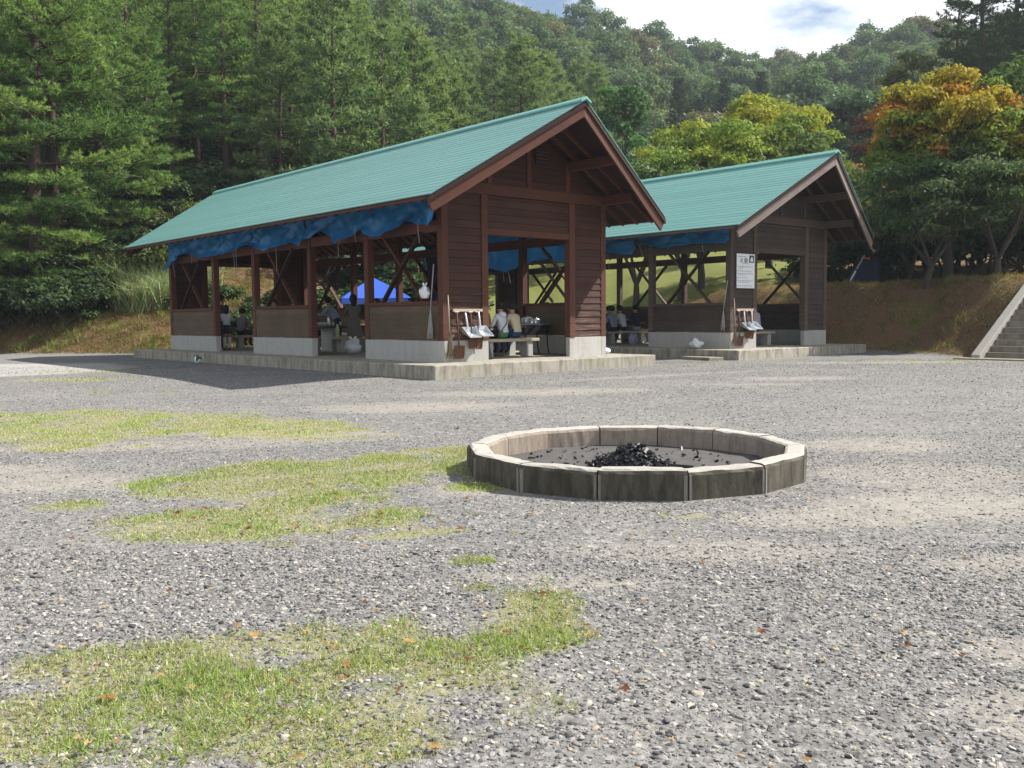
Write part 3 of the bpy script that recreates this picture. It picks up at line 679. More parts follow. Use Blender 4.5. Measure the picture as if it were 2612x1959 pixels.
def pine_meshes(seed, H, base, spread, whorl=0.5, tuft_step=0.15, needles=7, nl=(.15, .25), nw=.034, cols=((.070, .150, .052), (.275, .380, .115)), dead=0):
    rr = random.Random(seed); nr = np.random.RandomState(seed); paths = []
    sway = [rr.uniform(-.3, .3) for _ in range(4)]
    def tr(z):
        t = z / H; return Vector((sway[0] * math.sin(t * 3 + sway[1] * 9) * .9, sway[2] * math.sin(t * 2.4 + sway[3] * 9) * .9, z))
    n = 12
    paths.append(([tr(H * i / (n - 1)) for i in range(n)], [max(.015, .015 * H * (1 - i / (n - 1)) ** .8 + .01) for i in range(n)], 8))
    TP, TD, TC = [], [], []
    z = base
    while z < H - .25:
        t = (z - base) / (H - base); nb = rr.randint(3, 5) if t < .9 else 3; a0 = rr.uniform(0, 6.283)
        for k in range(nb):
            az = a0 + 6.283 * k / nb + rr.uniform(-.35, .35)
            prof = (1 - t) ** .72 * (.55 + .45 * min(1, t * 5 + .35))
            Lb = spread * prof * rr.uniform(.6, 1.12) + .3
            el = -.12 + .85 * t ** 1.3 + rr.gauss(0, .09)
            p = tr(z + rr.uniform(-.15, .15)); pts = [p.copy()]; d = Vector((math.cos(az), math.sin(az), 0)); ns = 5; e = el; dd = d.copy(); bend = rr.uniform(-.16, .16)
            for s_ in range(ns):
                dd.rotate(Matrix.Rotation(bend, 3, 'Z')); e2 = e - .10 * math.sin(math.pi * s_ / ns) + .13 * max(0, s_ - 2)
                p = p + (dd * math.cos(e2) + Vector((0, 0, math.sin(e2)))) * (Lb / ns); pts.append(p.copy())
            paths.append((pts, [max(.008, .016 * Lb * (1 - i / ns) + .006) for i in range(ns + 1)], 4))
            A = np.array([tuple(q_) for q_ in pts])
            nsec = max(3, int(Lb * 4.4)); light = rr.uniform(0, 1)
            for s_ in range(nsec):
                u = .22 + .78 * (s_ + rr.random()) / nsec; u = min(u, .999); f = u * ns; i = int(f); b_ = A[i] + (A[i + 1] - A[i]) * (f - i); ld = unit(A[i + 1] - A[i])
                for sg in (-1, 1):
                    l = (.46 * Lb * (1 - u) + .28) * rr.uniform(.6, 1.15); ang = sg * rr.uniform(.6, 1.15)
                    c_, s2 = math.cos(ang), math.sin(ang); sdv = np.array([ld[0] * c_ - ld[1] * s2, ld[0] * s2 + ld[1] * c_, ld[2] * .5 + rr.uniform(-.08, .22)])
                    sdv = sdv / np.linalg.norm(sdv); nt = max(2, int(l / tuft_step))
                    w = np.linspace(.25, 1, nt)
                    TP.append(b_ + sdv * l * w[:, None] + nr.normal(0, .025, (nt, 3))); TD.append(np.repeat((sdv + [0, 0, .45])[None], nt, 0) + nr.normal(0, .28, (nt, 3)))
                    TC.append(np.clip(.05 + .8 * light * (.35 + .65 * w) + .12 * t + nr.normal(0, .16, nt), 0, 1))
            nt = 5; w = np.linspace(.75, 1, nt)
            TP.append(A[-2] + (A[-1] - A[-2]) * w[:, None]); TD.append(np.repeat((unit(A[-1] - A[-2]) + [0, 0, .4])[None], nt, 0)); TC.append(np.full(nt, .7))
        z += whorl * rr.uniform(.75, 1.25) * (1.15 - .45 * t)
    for _ in range(dead):      # bare dead snags below the crown
        zz = rr.uniform(base * .35, base); az = rr.uniform(0, 6.28); l = rr.uniform(.6, 1.8)
        paths.append(([tr(zz), tr(zz) + Vector((math.cos(az) * l, math.sin(az) * l, rr.uniform(-.2, .3)))], [.02, .006], 4))
    TP = np.concatenate(TP); TD = unit(np.concatenate(TD)); TC = np.concatenate(TC)
    P = np.repeat(TP, needles, 0); Dv = unit(np.repeat(TD, needles, 0) + nr.normal(0, .55, (len(P), 3)))
    S = unit(np.cross(Dv, nr.normal(0, 1, (len(P), 3)))); c = np.repeat(TC, needles)[:, None]
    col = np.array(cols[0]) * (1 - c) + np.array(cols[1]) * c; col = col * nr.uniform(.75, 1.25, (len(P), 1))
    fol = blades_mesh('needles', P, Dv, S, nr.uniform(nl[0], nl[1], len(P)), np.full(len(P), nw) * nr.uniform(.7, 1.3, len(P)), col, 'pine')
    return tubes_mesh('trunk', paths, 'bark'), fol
def broad_meshes(seed, H, Rr, base, lobes, per, leaf, cols, flat=.6, mat='leaf', topcol=None, lobe_r=.42, droop=0.0, forks=4, aspect=.6, bark='bark_grey'):
    rr = random.Random(seed); nr = np.random.RandomState(seed); paths = []
    ch = (H - base) / 2; cz = base + ch
    C = []; tries = 0
    while len(C) < lobes and tries < 4000:
        tries += 1
        v = nr.normal(0, 1, 3); v /= np.linalg.norm(v); v *= nr.uniform(.35, .86) ** .6
        p = np.array([v[0] * Rr, v[1] * Rr, cz + v[2] * ch * .86])
        if all(np.linalg.norm((p - q_[0]) * [1, 1, 1.3]) > lobe_r * Rr * .55 for q_ in C): C.append((p, lobe_r * Rr * rr.uniform(.65, 1.2)))
    fz = max(base * .45, H * .14); sw = rr.uniform(-.2, .2)
    trunk = [Vector((0, 0, -.4)), Vector((sw * .3, 0, fz * .5)), Vector((sw, sw * .5, fz))]
    r0 = .018 * H + .03
    paths.append((trunk, [r0 * 1.15, r0, r0 * .85], 8))
    ends = []
    for k in range(forks):
        az = 6.283 * k / forks + rr.uniform(-.5, .5); q_ = Vector((math.cos(az) * Rr * .38, math.sin(az) * Rr * .38, cz + rr.uniform(-.3, .3) * ch))
        mid = trunk[-1] * .5 + q_ * .5 + Vector((math.cos(az) * .2, math.sin(az) * .2, -.1 * H * 0))
        paths.append(([trunk[-1], mid, q_], [r0 * .62, r0 * .42, r0 * .24], 6)); ends.append((mid, q_))
    for p, r in C:
        e = min(ends, key=lambda g: (g[1] - Vector(p)).length)
        st = e[1] if (e[1] - Vector(p)).length < (e[0] - Vector(p)).length else e[0]
        paths.append(([st, (st + Vector(p)) / 2 + Vector((0, 0, .08 * r)), Vector(p)], [r0 * .22, r0 * .14, r0 * .06], 4))
    Ps, Us, Ns, Cs = [], [], [], []
    cols = np.array(cols)
    for p, r in C:
        n = int(per * (r / (lobe_r * Rr)) ** 1.6)
        v = unit(nr.normal(0, 1, (n, 3))); v[:, 2] = np.where(v[:, 2] < -.25, -v[:, 2] * .6, v[:, 2])
        rad = r * nr.uniform(.25, 1.0, n) ** .45 * (1 + .22 * np.sin(v[:, 0] * 5 + p[0] * 3) * np.cos(v[:, 1] * 4 + p[1] * 2))
        q_ = p + v * rad[:, None] * [1, 1, flat]; q_[:, 2] -= droop * (rad ** 2)
        Ps.append(q_); nrm = unit(v * .7 + [0, 0, .55] + nr.normal(0, .5, (n, 3))); Ns.append(nrm)
        tl = np.clip((p[2] - base) / (H - base), 0, 1); w = rr.random()
        c0 = cols[rr.randrange(len(cols))] if topcol is None else (np.array(topcol[rr.randrange(len(topcol))]) if tl + rr.uniform(-.3, .3) > .42 else cols[rr.randrange(len(cols))])
        c1 = cols[rr.randrange(len(cols))]
        mixv = nr.rand(n, 1) * .45
        Cs.append((c0 * (1 - mixv) + c1 * mixv) * nr.uniform(.7, 1.3, (n, 1)))
    P = np.concatenate(Ps); Nn = np.concatenate(Ns); col = np.concatenate(Cs); n = len(P)
    U = unit(np.cross(Nn, nr.normal(0, 1, (n, 3)))); U[:, 2] -= .35; U = unit(U); Wv = unit(np.cross(Nn, U))
    ln = leaf * nr.uniform(.65, 1.35, n)
    fol = quads_mesh('leaves', P, U, Wv, ln, ln * aspect, col, mat)
    return tubes_mesh('trunk', paths, bark), fol
def tree_thing(name, meshes, loc, rz, sc, label, cat='tree', group=None, crown='crown'):
    t = empty(name, loc, rz); t.scale = sc if isinstance(sc, tuple) else (sc, sc, sc); tag(t, label, cat, group)
    link('trunk', meshes[0], None, t); link(crown, meshes[1], None, t)
    return t
def merged(name, meshes):      # far tree: one mesh, two materials
    o = []
    bm = bmesh.new(); bm.from_mesh(meshes[0]); n0 = len(bm.faces); bm.from_mesh(meshes[1]); bm.faces.ensure_lookup_table()
    for i in range(n0, len(bm.faces)): bm.faces[i].material_index = 1
    me = bpy.data.meshes.new(name); bm.to_mesh(me); bm.free(); me.materials.append(meshes[0].materials[0]); me.materials.append(meshes[1].materials[0]); return me
def at(s, Y): return s * Y, Y
def sx(dx, Y): return (dx - 1106) / 2017.0 * Y      # a column of the photograph at depth Y, for reading positions off it

EDGE = [pine_meshes(1, 17, 2.0, 4.3, .78, .10, 9), pine_meshes(2, 16, 2.4, 4.1, .75, .10, 9), pine_meshes(6, 15, 1.0, 4.2, .72, .10, 9)]
MIDP = [pine_meshes(11, 15, 5.5, 2.6, .55, .17, 7, (.18, .28), .04, dead=14), pine_meshes(12, 16, 6.5, 2.4, .58, .17, 7, (.18, .28), .04, dead=14), pine_meshes(13, 14, 4.5, 2.7, .55, .17, 7, (.18, .28), .04, dead=10)]
near_pines = [
    (98, 37.5, 0, .3, 1.05, 'tall pine with dark trunk at the left, its lowest branches over the dry bank'),
    (146, 39.0, 1, 2.2, 1.1, 'tall pine just right of the leftmost dark trunk, long branches reaching right'),
    (-60, 36.5, 2, 1.0, 1.05, 'pine cut off by the left edge of the picture'),
    (235, 41.5, 2, 4.0, 1.0, 'bushy pine with lit yellowish branches left of the nearer roof'),
    (20, 43.0, 0, 5.0, 1.05, 'pine behind the leftmost trunks at the picture edge'),
    (330, 45.0, 1, 3.3, .62, 'young low pine beside the far end of the nearer roof'),
]
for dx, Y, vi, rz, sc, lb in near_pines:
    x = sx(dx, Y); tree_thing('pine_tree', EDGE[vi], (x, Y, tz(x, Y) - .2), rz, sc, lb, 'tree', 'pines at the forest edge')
mid_pines = [(390, 52, 0), (443, 54, 1), (503, 51, 0), (520, 57, 2), (574, 53, 1), (644, 57, 2), (716, 60, 0), (790, 62, 1), (860, 60, 2), (300, 50, 1), (350, 58, 2)]
ordn = ['first', 'second', 'third', 'fourth', 'fifth', 'sixth', 'seventh', 'eighth', 'ninth', 'tenth', 'eleventh']
for i, (dx, Y, vi) in enumerate(sorted(mid_pines)):
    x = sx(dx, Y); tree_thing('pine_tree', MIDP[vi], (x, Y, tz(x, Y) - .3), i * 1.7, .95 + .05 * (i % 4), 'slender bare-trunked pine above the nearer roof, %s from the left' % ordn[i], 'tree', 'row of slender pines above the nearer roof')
# pine hillside beyond them
rr = random.Random(5)
FARP = [merged('pine_tree', pine_meshes(21 + i, 13 + i, 3.5, 2.9, .62, .24, 6, (.26, .42), .075, ((.105, .180, .080), (.235, .310, .130)))) for i in range(3)]
placed = [(sx(a, b), b) for a, b, *_ in near_pines] + [(sx(a, b), b) for a, b, _ in mid_pines]
cnt = 0
for _ in range(4000):
    Y = rr.uniform(46, 112); s_ = rr.uniform(-.66, .12); x = s_ * Y
    if s_ > -.05 and Y < 66: continue
    if s_ > -.10 and Y < 58: continue
    if s_ > 0.04 and Y < 76: continue
    if any((x - a) ** 2 + (Y - b) ** 2 < (3.4 if Y < 75 else 4.4) ** 2 for a, b in placed): continue
    placed.append((x, Y)); o = link('pine_tree', FARP[rr.randrange(3)]); o.location = (x, Y, tz(x, Y) - .3); o.rotation_euler = (rr.uniform(-.03, .03), rr.uniform(-.03, .03), rr.uniform(0, 6.28))
    g = rr.uniform(.8, 1.15); o.scale = (g * rr.uniform(.9, 1.15), g * rr.uniform(.9, 1.15), g)
    tag(o, 'green pine standing in the dense stand on the left hillside', 'tree', 'pines of the left hillside'); cnt += 1
    if cnt >= 210: break
# broadleaf wood on the far hill
HC = [((.090, .120, .048), (.125, .150, .058), (.075, .105, .048)), ((.100, .125, .052), (.130, .145, .060), (.085, .105, .048)), ((.075, .115, .055), (.095, .130, .062), (.065, .095, .050)), ((.140, .112, .064), (.125, .110, .060), (.110, .105, .055))]
FARB = [merged('broadleaf_tree', broad_meshes(41 + i, 9.5 + .7 * i, 4.0, 1.5, 24, 330, .42, HC[i], .85, 'leaf_far', lobe_r=.40)) for i in range(4)]
def gn_instances(name, pts, rots, scls, src, label=None, kind='stuff'):
    me = mesh_arrays(name, np.array(pts), np.zeros((0, 3), int)) if False else bpy.data.meshes.new(name)
    if not len(me.vertices): me.from_pydata([tuple(p) for p in pts], [], [])
    for nm, dat in (('rot', rots), ('scl', scls)):
        at_ = me.attributes.new(nm, 'FLOAT_VECTOR', 'POINT'); at_.data.foreach_set('vector', np.asarray(dat, np.float32).ravel())
    o = link(name, me); tag(o, label, None, None, kind)
    g = bpy.data.node_groups.new(name, 'GeometryNodeTree'); g.interface.new_socket('Geometry', in_out='INPUT', socket_type='NodeSocketGeometry'); g.interface.new_socket('Geometry', in_out='OUTPUT', socket_type='NodeSocketGeometry')
    N = g.nodes.new; gi = N('NodeGroupInput'); go = N('NodeGroupOutput'); ip = N('GeometryNodeInstanceOnPoints')
    def attr(nm, typ='FLOAT_VECTOR'):
        n = N('GeometryNodeInputNamedAttribute'); n.data_type = typ; n.inputs['Name'].default_value = nm
        return n.outputs['Attribute']
    lk = g.links.new; lk(gi.outputs[0], ip.inputs['Points']); lk(attr('rot'), ip.inputs['Rotation']); lk(attr('scl'), ip.inputs['Scale']); lk(ip.outputs[0], go.inputs[0])
    src(g, N, lk, ip)
    md = o.modifiers.new('scatter', 'NODES'); md.node_group = g
    return o
def src_object(ob):
    def f(g, N, lk, ip):
        n = N('GeometryNodeObjectInfo'); n.transform_space = 'ORIGINAL'; n.inputs['Object'].default_value = ob; n.inputs['As Instance'].default_value = True
        lk(n.outputs['Geometry'], ip.inputs['Instance'])
    return f
cand = []
for _ in range(9000):
    Y = rr.uniform(80, 205); s_ = rr.uniform(-.26, .70); x = s_ * Y
    if s_ < .06 and Y < 108: continue
    if s_ < -.12 and Y < 118: continue
    if any((x - a) ** 2 + (Y - b) ** 2 < (3.9 if Y < 150 else 4.5) ** 2 for a, b in cand): continue
    cand.append((x, Y))
cand.sort(key=lambda c: c[1])
rest = {0: [], 1: [], 2: [], 3: []}; first = {}; nth = 0
for x, Y in cand:
    i = rr.choice([0, 0, 0, 0, 1, 1, 1, 2, 2, 2, 2, 2, 2, 3]); g = rr.uniform(.6, 1.15); sc = (g * rr.uniform(.9, 1.2), g * rr.uniform(.9, 1.2), g * rr.uniform(.9, 1.15)); rz = rr.uniform(0, 6.28)
    s_ = x / Y; loc = (x, Y, tz(x, Y) - .6)
    if nth < 235 and -.2 < s_ < .6:
        nth += 1; o = link('broadleaf_tree', FARB[i]); o.location = loc; o.rotation_euler = (0, 0, rz); o.scale = sc; first.setdefault(i, o)
        if i == 3: tag(o, 'brownish autumn broadleaf crown in the wood of the far hill', 'tree', 'browning trees of the far hill')
        else: tag(o, 'round green broadleaf crown in the wood of the far hill', 'tree', 'green trees of the far hill')
    else: rest[i].append((loc, (0, 0, rz), sc))
for i, L_ in rest.items():
    if L_ and i in first: gn_instances('far_wood', [q[0] for q in L_], [q[1] for q in L_], [q[2] for q in L_], src_object(first[i]), 'mass of %s crowns along the skyline of the far hill' % ('olive green', 'yellow green', 'dark green', 'brown')[i])
# dark conical cypresses on the lower far hill
CY = merged('cypress_tree', pine_meshes(61, 13, .8, 2.0, .42, .2, 7, (.2, .32), .08, ((.020, .045, .024), (.045, .075, .035))))
for i, (dx, Y, sc, lb) in enumerate([(1465, 112, 1.0, 'dark conical cypress standing alone left of the yellow crowns'), (1562, 118, .85, 'smaller dark conical cypress above the middle of the yellow crowns'), (1640, 116, .9, 'dark conical cypress above the right yellow crown'), (1598, 120, .75, 'dark cypress between two others behind the yellow crowns')]):
    x = sx(dx, Y); o = link('cypress_tree', CY); o.location = (x, Y, tz(x, Y) + .8); o.scale = (sc,) * 3; tag(o, lb, 'tree', 'cypresses on the far hill')
# individual broadleaf trees behind the pavilions
G1 = ((.085, .145, .042), (.125, .185, .055), (.065, .110, .040)); YG = ((.36, .38, .045), (.29, .34, .045), (.20, .28, .045)); DK = ((.065, .115, .038), (.105, .160, .048), (.150, .195, .095), (.055, .095, .032))
OR = ((.44, .14, .03), (.48, .22, .035), (.42, .31, .04), (.36, .30, .045)); RU = ((.22, .085, .050), (.18, .080, .045), (.26, .12, .06))
def bt(dx, Y, H, Rr, base, lobes, per, leaf, cols, seed, label, zoff=0.0, **k):
    x = sx(dx, Y)
    nm = k.pop('name', 'broadleaf_tree')
    return tree_thing(nm, broad_meshes(seed, H, Rr, base, lobes, per, leaf, cols, **k), (x, Y, tz(x, Y) + zoff), seed * 1.3, 1.0, label)
bt(1515, 45, 8.3, 3.4, 3.0, 46, 420, .20, ((.12, .20, .04), (.17, .25, .045)), 71, 'yellow-green tree left of its taller twin behind the farther roof', flat=.62, droop=.05, lobe_r=.31, topcol=YG)
bt(1660, 48, 9.2, 3.3, 3.2, 46, 420, .20, ((.15, .22, .04), (.21, .27, .045)), 72, 'brightest yellow tree behind the ridge of the farther roof', flat=.62, droop=.05, lobe_r=.31, topcol=((.38, .35, .04), (.34, .35, .045), (.25, .31, .045)))
bt(1375, 43, 6.6, 2.8, 2.6, 18, 330, .24, G1, 73, 'grey-green leafy tree just right of the nearer gable peak', flat=.5, droop=.05)
bt(1470, 41, 6.0, 2.6, 2.8, 16, 330, .24, G1, 74, 'green tree low behind the left end of the farther roof', flat=.5, droop=.05)
bt(1720, 44, 7.0, 2.4, 3.0, 16, 330, .22, ((.10, .15, .035), (.14, .18, .04), (.07, .11, .03)), 75, 'green tree right of the yellow crowns, over the farther ridge', flat=.5, droop=.05)
bt(1800, 40, 5.4, 2.0, 2.4, 14, 320, .2, ((.09, .14, .035), (.06, .10, .035), (.12, .15, .04)), 76, 'small green tree beside the peak of the farther gable', flat=.5)
bt(1795, 62, 10.5, 3.2, 2.5, 20, 260, .34, ((.070, .115, .070), (.090, .135, .085), (.055, .085, .055)), 77, 'grey-green rounded tree between the yellow and the rust-brown crowns', flat=.7)
bt(1330, 62, 12, 2.4, 2.0, 20, 240, .32, ((.07, .16, .045), (.09, .19, .055), (.05, .11, .035)), 78, 'bright green tree rising right behind the nearer gable peak', flat=.7)
bt(1870, 54, 7.0, 3.0, 1.0, 18, 280, .26, RU, 79, 'rust-brown tree on the slope right of the farther roof', flat=.35, droop=.04)
bt(1905, 60, 9.0, 2.6, 1.2, 15, 260, .26, RU, 80, 'upper rust-brown tree below the tall dark pines', flat=.4)
bt(1955, 58, 12.0, 1.9, 3.0, 16, 240, .28, ((.14, .18, .05), (.18, .21, .055), (.10, .13, .045)), 81, 'slim yellow-green tree left of the tall dark pines', flat=.7)
bt(2045, 31.5, 7.2, 3.1, 2.4, 64, 480, .16, ((.10, .14, .025), (.14, .20, .03), (.22, .24, .03)), 82, 'maple with orange and yellow top at the right, on the terrace', name='maple_tree', flat=.62, droop=.05, topcol=OR + OR + YG[1:], lobe_r=.24, forks=5)
bt(2235, 31.0, 6.2, 2.6, 2.0, 44, 420, .16, ((.10, .16, .03), (.20, .22, .03), (.28, .22, .03)), 83, 'orange and yellow maple cut off by the right picture edge', name='maple_tree', flat=.62, droop=.05, topcol=OR + YG, lobe_r=.27, forks=5)
bt(2000, 30.2, 4.5, 2.8, .95, 46, 380, .19, DK, 84, 'dark green spreading tree below the orange maple crown', flat=.55, droop=.08, lobe_r=.29, aspect=.36)
bt(2150, 29.8, 4.7, 2.5, .95, 40, 360, .19, DK + ((.16, .19, .03),), 85, 'dark green tree with yellow sprays above the concrete steps', flat=.55, droop=.08, lobe_r=.29, aspect=.36)
bt(1960, 36.0, 4.6, 2.3, 1.3, 16, 330, .20, DK, 86, 'dark leafy tree in shade right of the farther gable', flat=.45, droop=.07, aspect=.4)
BP = pine_meshes(91, 18, 5.0, 3.4, .6, .2, 7, (.2, .32), .05, ((.030, .060, .030), (.060, .095, .042)))
for dx, Y, sc, rz, lb in [(2105, 60, 1.0, .4, 'tall dark pine at the top right corner of the picture'), (2175, 63, 1.05, 2.0, 'dark pine right of another in the top right corner'), (2050, 66, .92, 3.1, 'dark pine left of the others in the top right corner'), (2250, 60, 1.0, 4.1, 'dark pine half outside the right picture edge')]:
    x = sx(dx, Y); tree_thing('pine_tree', BP, (x, Y, tz(x, Y) - .3), rz, sc, lb, 'tree', 'dark pines on the right knoll')
# shrubs
def shrub_mesh(seed, cols, leaf=.16, per=260, lob=9): return broad_meshes(seed, 2.0, 1.3, .1, lob, per, leaf, cols, .8, lobe_r=.45, forks=3)
SHB = [shrub_mesh(101, ((.030, .055, .020), (.050, .085, .028), (.022, .040, .016))), shrub_mesh(102, ((.045, .080, .025), (.075, .115, .030), (.03, .055, .02))), shrub_mesh(103, ((.11, .13, .035), (.16, .17, .04), (.07, .10, .03)))]
SHM = [merged('shrub', q) for q in SHB]
def shrub(x, y, i, sc, label, group):
    o = link('shrub', SHM[i]); o.location = (x, y, tz(x, y) - .1); o.rotation_euler = (0, 0, random.uniform(0, 6.3)); o.scale = (sc * random.uniform(.9, 1.3), sc * random.uniform(.9, 1.3), sc * random.uniform(.8, 1.15)); tag(o, label, 'shrub', group)
ORD = ordn + ['twelfth', 'thirteenth', 'fourteenth', 'fifteenth', 'sixteenth', 'seventeenth', 'eighteenth', 'nineteenth', 'twentieth', 'twenty-first', 'twenty-second', 'twenty-third', 'twenty-fourth']
for n_, (dx, Y, i, sc) in enumerate(sorted([(10, 35.6, 0, 1.0), (60, 35.8, 0, 1.1), (105, 35.5, 0, .95), (150, 35.3, 0, .85), (195, 35.6, 1, .7), (-40, 35.8, 0, 1.1), (35, 36.4, 0, 1.2), (85, 36.6, 0, 1.2), (130, 36.4, 0, 1.1), (180, 36.6, 1, 1.0), (120, 38, 1, 1.2), (30, 38.3, 1, 1.2), (215, 37.6, 1, 1.0)])):
    shrub(sx(dx, Y), Y, i, sc, 'dark shrub in the shade under the left pines, %s from the left' % ORD[n_], 'shrubs under the left pines')
for n_, (dx, Y, i, sc) in enumerate(sorted([(480, 35.6, 1, .6), (520, 36.2, 1, .75), (555, 37.5, 1, .8), (600, 38.5, 1, .9), (640, 39.5, 1, .9), (690, 41, 1, 1.0), (735, 43.5, 1, 1.1), (470, 37, 1, .9), (420, 36.6, 1, .6), (250, 38.5, 2, .9), (290, 39, 1, 1.0), (340, 38.6, 2, 1.1), (310, 41, 2, 1.3), (370, 40, 1, 1.2), (420, 42, 1, 1.3), (470, 43, 2, 1.2), (540, 45, 1, 1.4), (610, 47, 1, 1.5), (680, 49, 2, 1.4), (560, 48, 1, 1.6), (760, 52, 1, 1.5), (840, 54, 2, 1.6), (900, 56, 1, 1.6)])):
    shrub(sx(dx, Y), Y, i, sc, 'green shrub on the slope behind the nearer pavilion, %s from the left' % ORD[n_], 'shrubs behind the nearer pavilion')
for n_, (dx, Y, i, sc) in enumerate(sorted([(1830, 38, 0, 1.2), (1880, 39, 1, 1.4), (1930, 38, 0, 1.5), (1980, 37, 0, 1.4), (2030, 38, 0, 1.6), (2080, 37.5, 0, 1.5), (2130, 37, 0, 1.5), (2180, 36.5, 0, 1.5), (2230, 36, 0, 1.5), (1790, 41, 1, 1.3), (1955, 40.5, 0, 1.7), (2060, 40.5, 0, 1.8), (2100, 40, 0, 1.8), (2155, 39.5, 0, 1.8), (2205, 38.8, 0, 1.7), (2000, 42, 0, 2.0), (2110, 43, 0, 2.1), (2210, 41, 0, 2.0), (1900, 44, 0, 1.9), (1740, 43, 1, 1.2)])):
    shrub(sx(dx, Y), Y, i, sc, 'dark shrub in the hedge behind the right terrace, %s from the left' % ORD[n_], 'hedge shrubs of the right terrace')
# low undergrowth among the hillside pines
uw = []
for _ in range(260):
    Y = rr.uniform(44, 85); x = rr.uniform(-.62, -.06) * Y; g = rr.uniform(.8, 1.9)
    uw.append(((x, Y, tz(x, Y) - .15), (0, 0, rr.uniform(0, 6.28)), (g * 1.3, g * 1.3, g)))
base_sh = [o for o in COL.objects if o.name.startswith('shrub')]
gn_instances('undergrowth', [q[0] for q in uw], [q[1] for q in uw], [q[2] for q in uw], src_object(base_sh[4]), 'green undergrowth between the trunks of the left hillside')
# pampas-like tall grass at the far end of the nearer pavilion
def tall_grass(x, y, seed, label):
    nr = np.random.RandomState(seed); n = 420; P = np.zeros((n, 3)); P[:, 0] = nr.normal(0, .28, n); P[:, 1] = nr.normal(0, .28, n)
    Dv = unit(np.stack([nr.normal(0, .32, n), nr.normal(0, .32, n), np.ones(n)], 1)); S = unit(np.cross(Dv, nr.normal(0, 1, (n, 3)))); ln = nr.uniform(.9, 1.9, n)
    # each leaf arches: two joined triangles
    c = np.stack([nr.uniform(.26, .42, n), nr.uniform(.32, .46, n), nr.uniform(.14, .24, n)], 1)
    mid = P + Dv * ln[:, None] * .62; tipd = unit(Dv + np.stack([nr.normal(0, .6, n), nr.normal(0, .6, n), -nr.uniform(.1, .9, n)], 1))
    w = .03; V = np.stack([P - S * w / 2, P + S * w / 2, mid + S * w * .4, mid - S * w * .4, mid + tipd * ln[:, None] * .45], 1).reshape(-1, 3); k = np.arange(n)[:, None] * 5
    F = np.concatenate([k + [0, 1, 2], k + [0, 2, 3], k + [3, 2, 4]], 0)
    me = mesh_arrays('tall_grass', V, F, np.repeat(c, 5, 0)); me.materials.append(MAT['grass'])
    o = link('tall_grass', me); o.location = (x, y, tz(x, y) - .05); tag(o, label, 'grass', 'tall grass clumps'); return o
for i, (dx, Y) in enumerate(sorted([(285, 37), (305, 37.6), (322, 36.6), (340, 37.3), (358, 36.8), (270, 38), (300, 38.8), (345, 38.6), (375, 37.5), (400, 38), (440, 39)])):
    tall_grass(sx(dx, Y), Y, 200 + i, 'clump of pale tall grass by the pavilion far end, %s from the left' % ORD[i])

# ------------------------------------------------------------------ ground cover
nr = np.random.RandomState(3)
def blade_field(name, X, Y, hmin, hmax, w, cols, label, lean=.6):
    n = len(X); P = np.stack([X, Y, terrain(X, Y) - .004], 1); Dv = unit(np.stack([nr.normal(0, lean, n), nr.normal(0, lean, n), np.ones(n)], 1)); S = unit(np.cross(Dv, nr.normal(0, 1, (n, 3))))
    cl = fbm(X * 1.0 + 2.7, Y - 1.3, 4.3, 4); lu = np.clip(.5 + cl, 0, 1)[:, None]
    c = np.array(cols)[nr.randint(0, len(cols), n)] * nr.uniform(.7, 1.3, (n, 1)); c = c * (np.array([1.12, 1.0, 1.15]) * (1 - lu) + np.array([.84, .97, .74]) * lu)
    me = blades_mesh(name, P, Dv, S, nr.uniform(hmin, hmax, n) * np.clip(.85 + .7 * cl, .5, 1.6), np.full(n, w) * nr.uniform(.7, 1.3, n), c, 'grass'); o = link(name, me); tag(o, label, None, None, 'stuff'); return o
def scatter_mask(n, x0, x1, y0, y1, thr=.3, view=True):
    X = nr.uniform(x0, x1, n); Y = nr.uniform(y0, y1, n); m = grass_mask(X, Y); k = m > nr.uniform(thr, 1.25, n)
    return X[k], Y[k]
GC = ((.29, .38, .10), (.38, .43, .14), (.48, .46, .22), (.22, .33, .075), (.54, .49, .29), (.30, .24, .13))
X1, Y1 = scatter_mask(190000, -2.6, .8, 2.1, 4.6, .12); blade_field('short_grass', X1, Y1, .012, .046, .0046, GC, 'short yellowish grass in the foreground gravel', .75)
X2, Y2 = scatter_mask(150000, -3.2, .9, 4.2, 8.4, .12); blade_field('short_grass', X2, Y2, .012, .040, .007, GC, 'short grass patches left of the fire ring', .75)
X3, Y3 = scatter_mask(170000, -8.5, -.8, 7.6, 13, .15); blade_field('short_grass', X3, Y3, .012, .036, .011, ((.42, .43, .19), (.48, .46, .23), (.34, .38, .14), (.55, .51, .30)), 'thin sunlit grass patch at the middle left', .7)
X4, Y4 = scatter_mask(90000, -13, 13, 13, 23.5, .25); blade_field('short_grass', X4, Y4, .02, .06, .02, GC, 'sparse grass around the slab edges', .7)
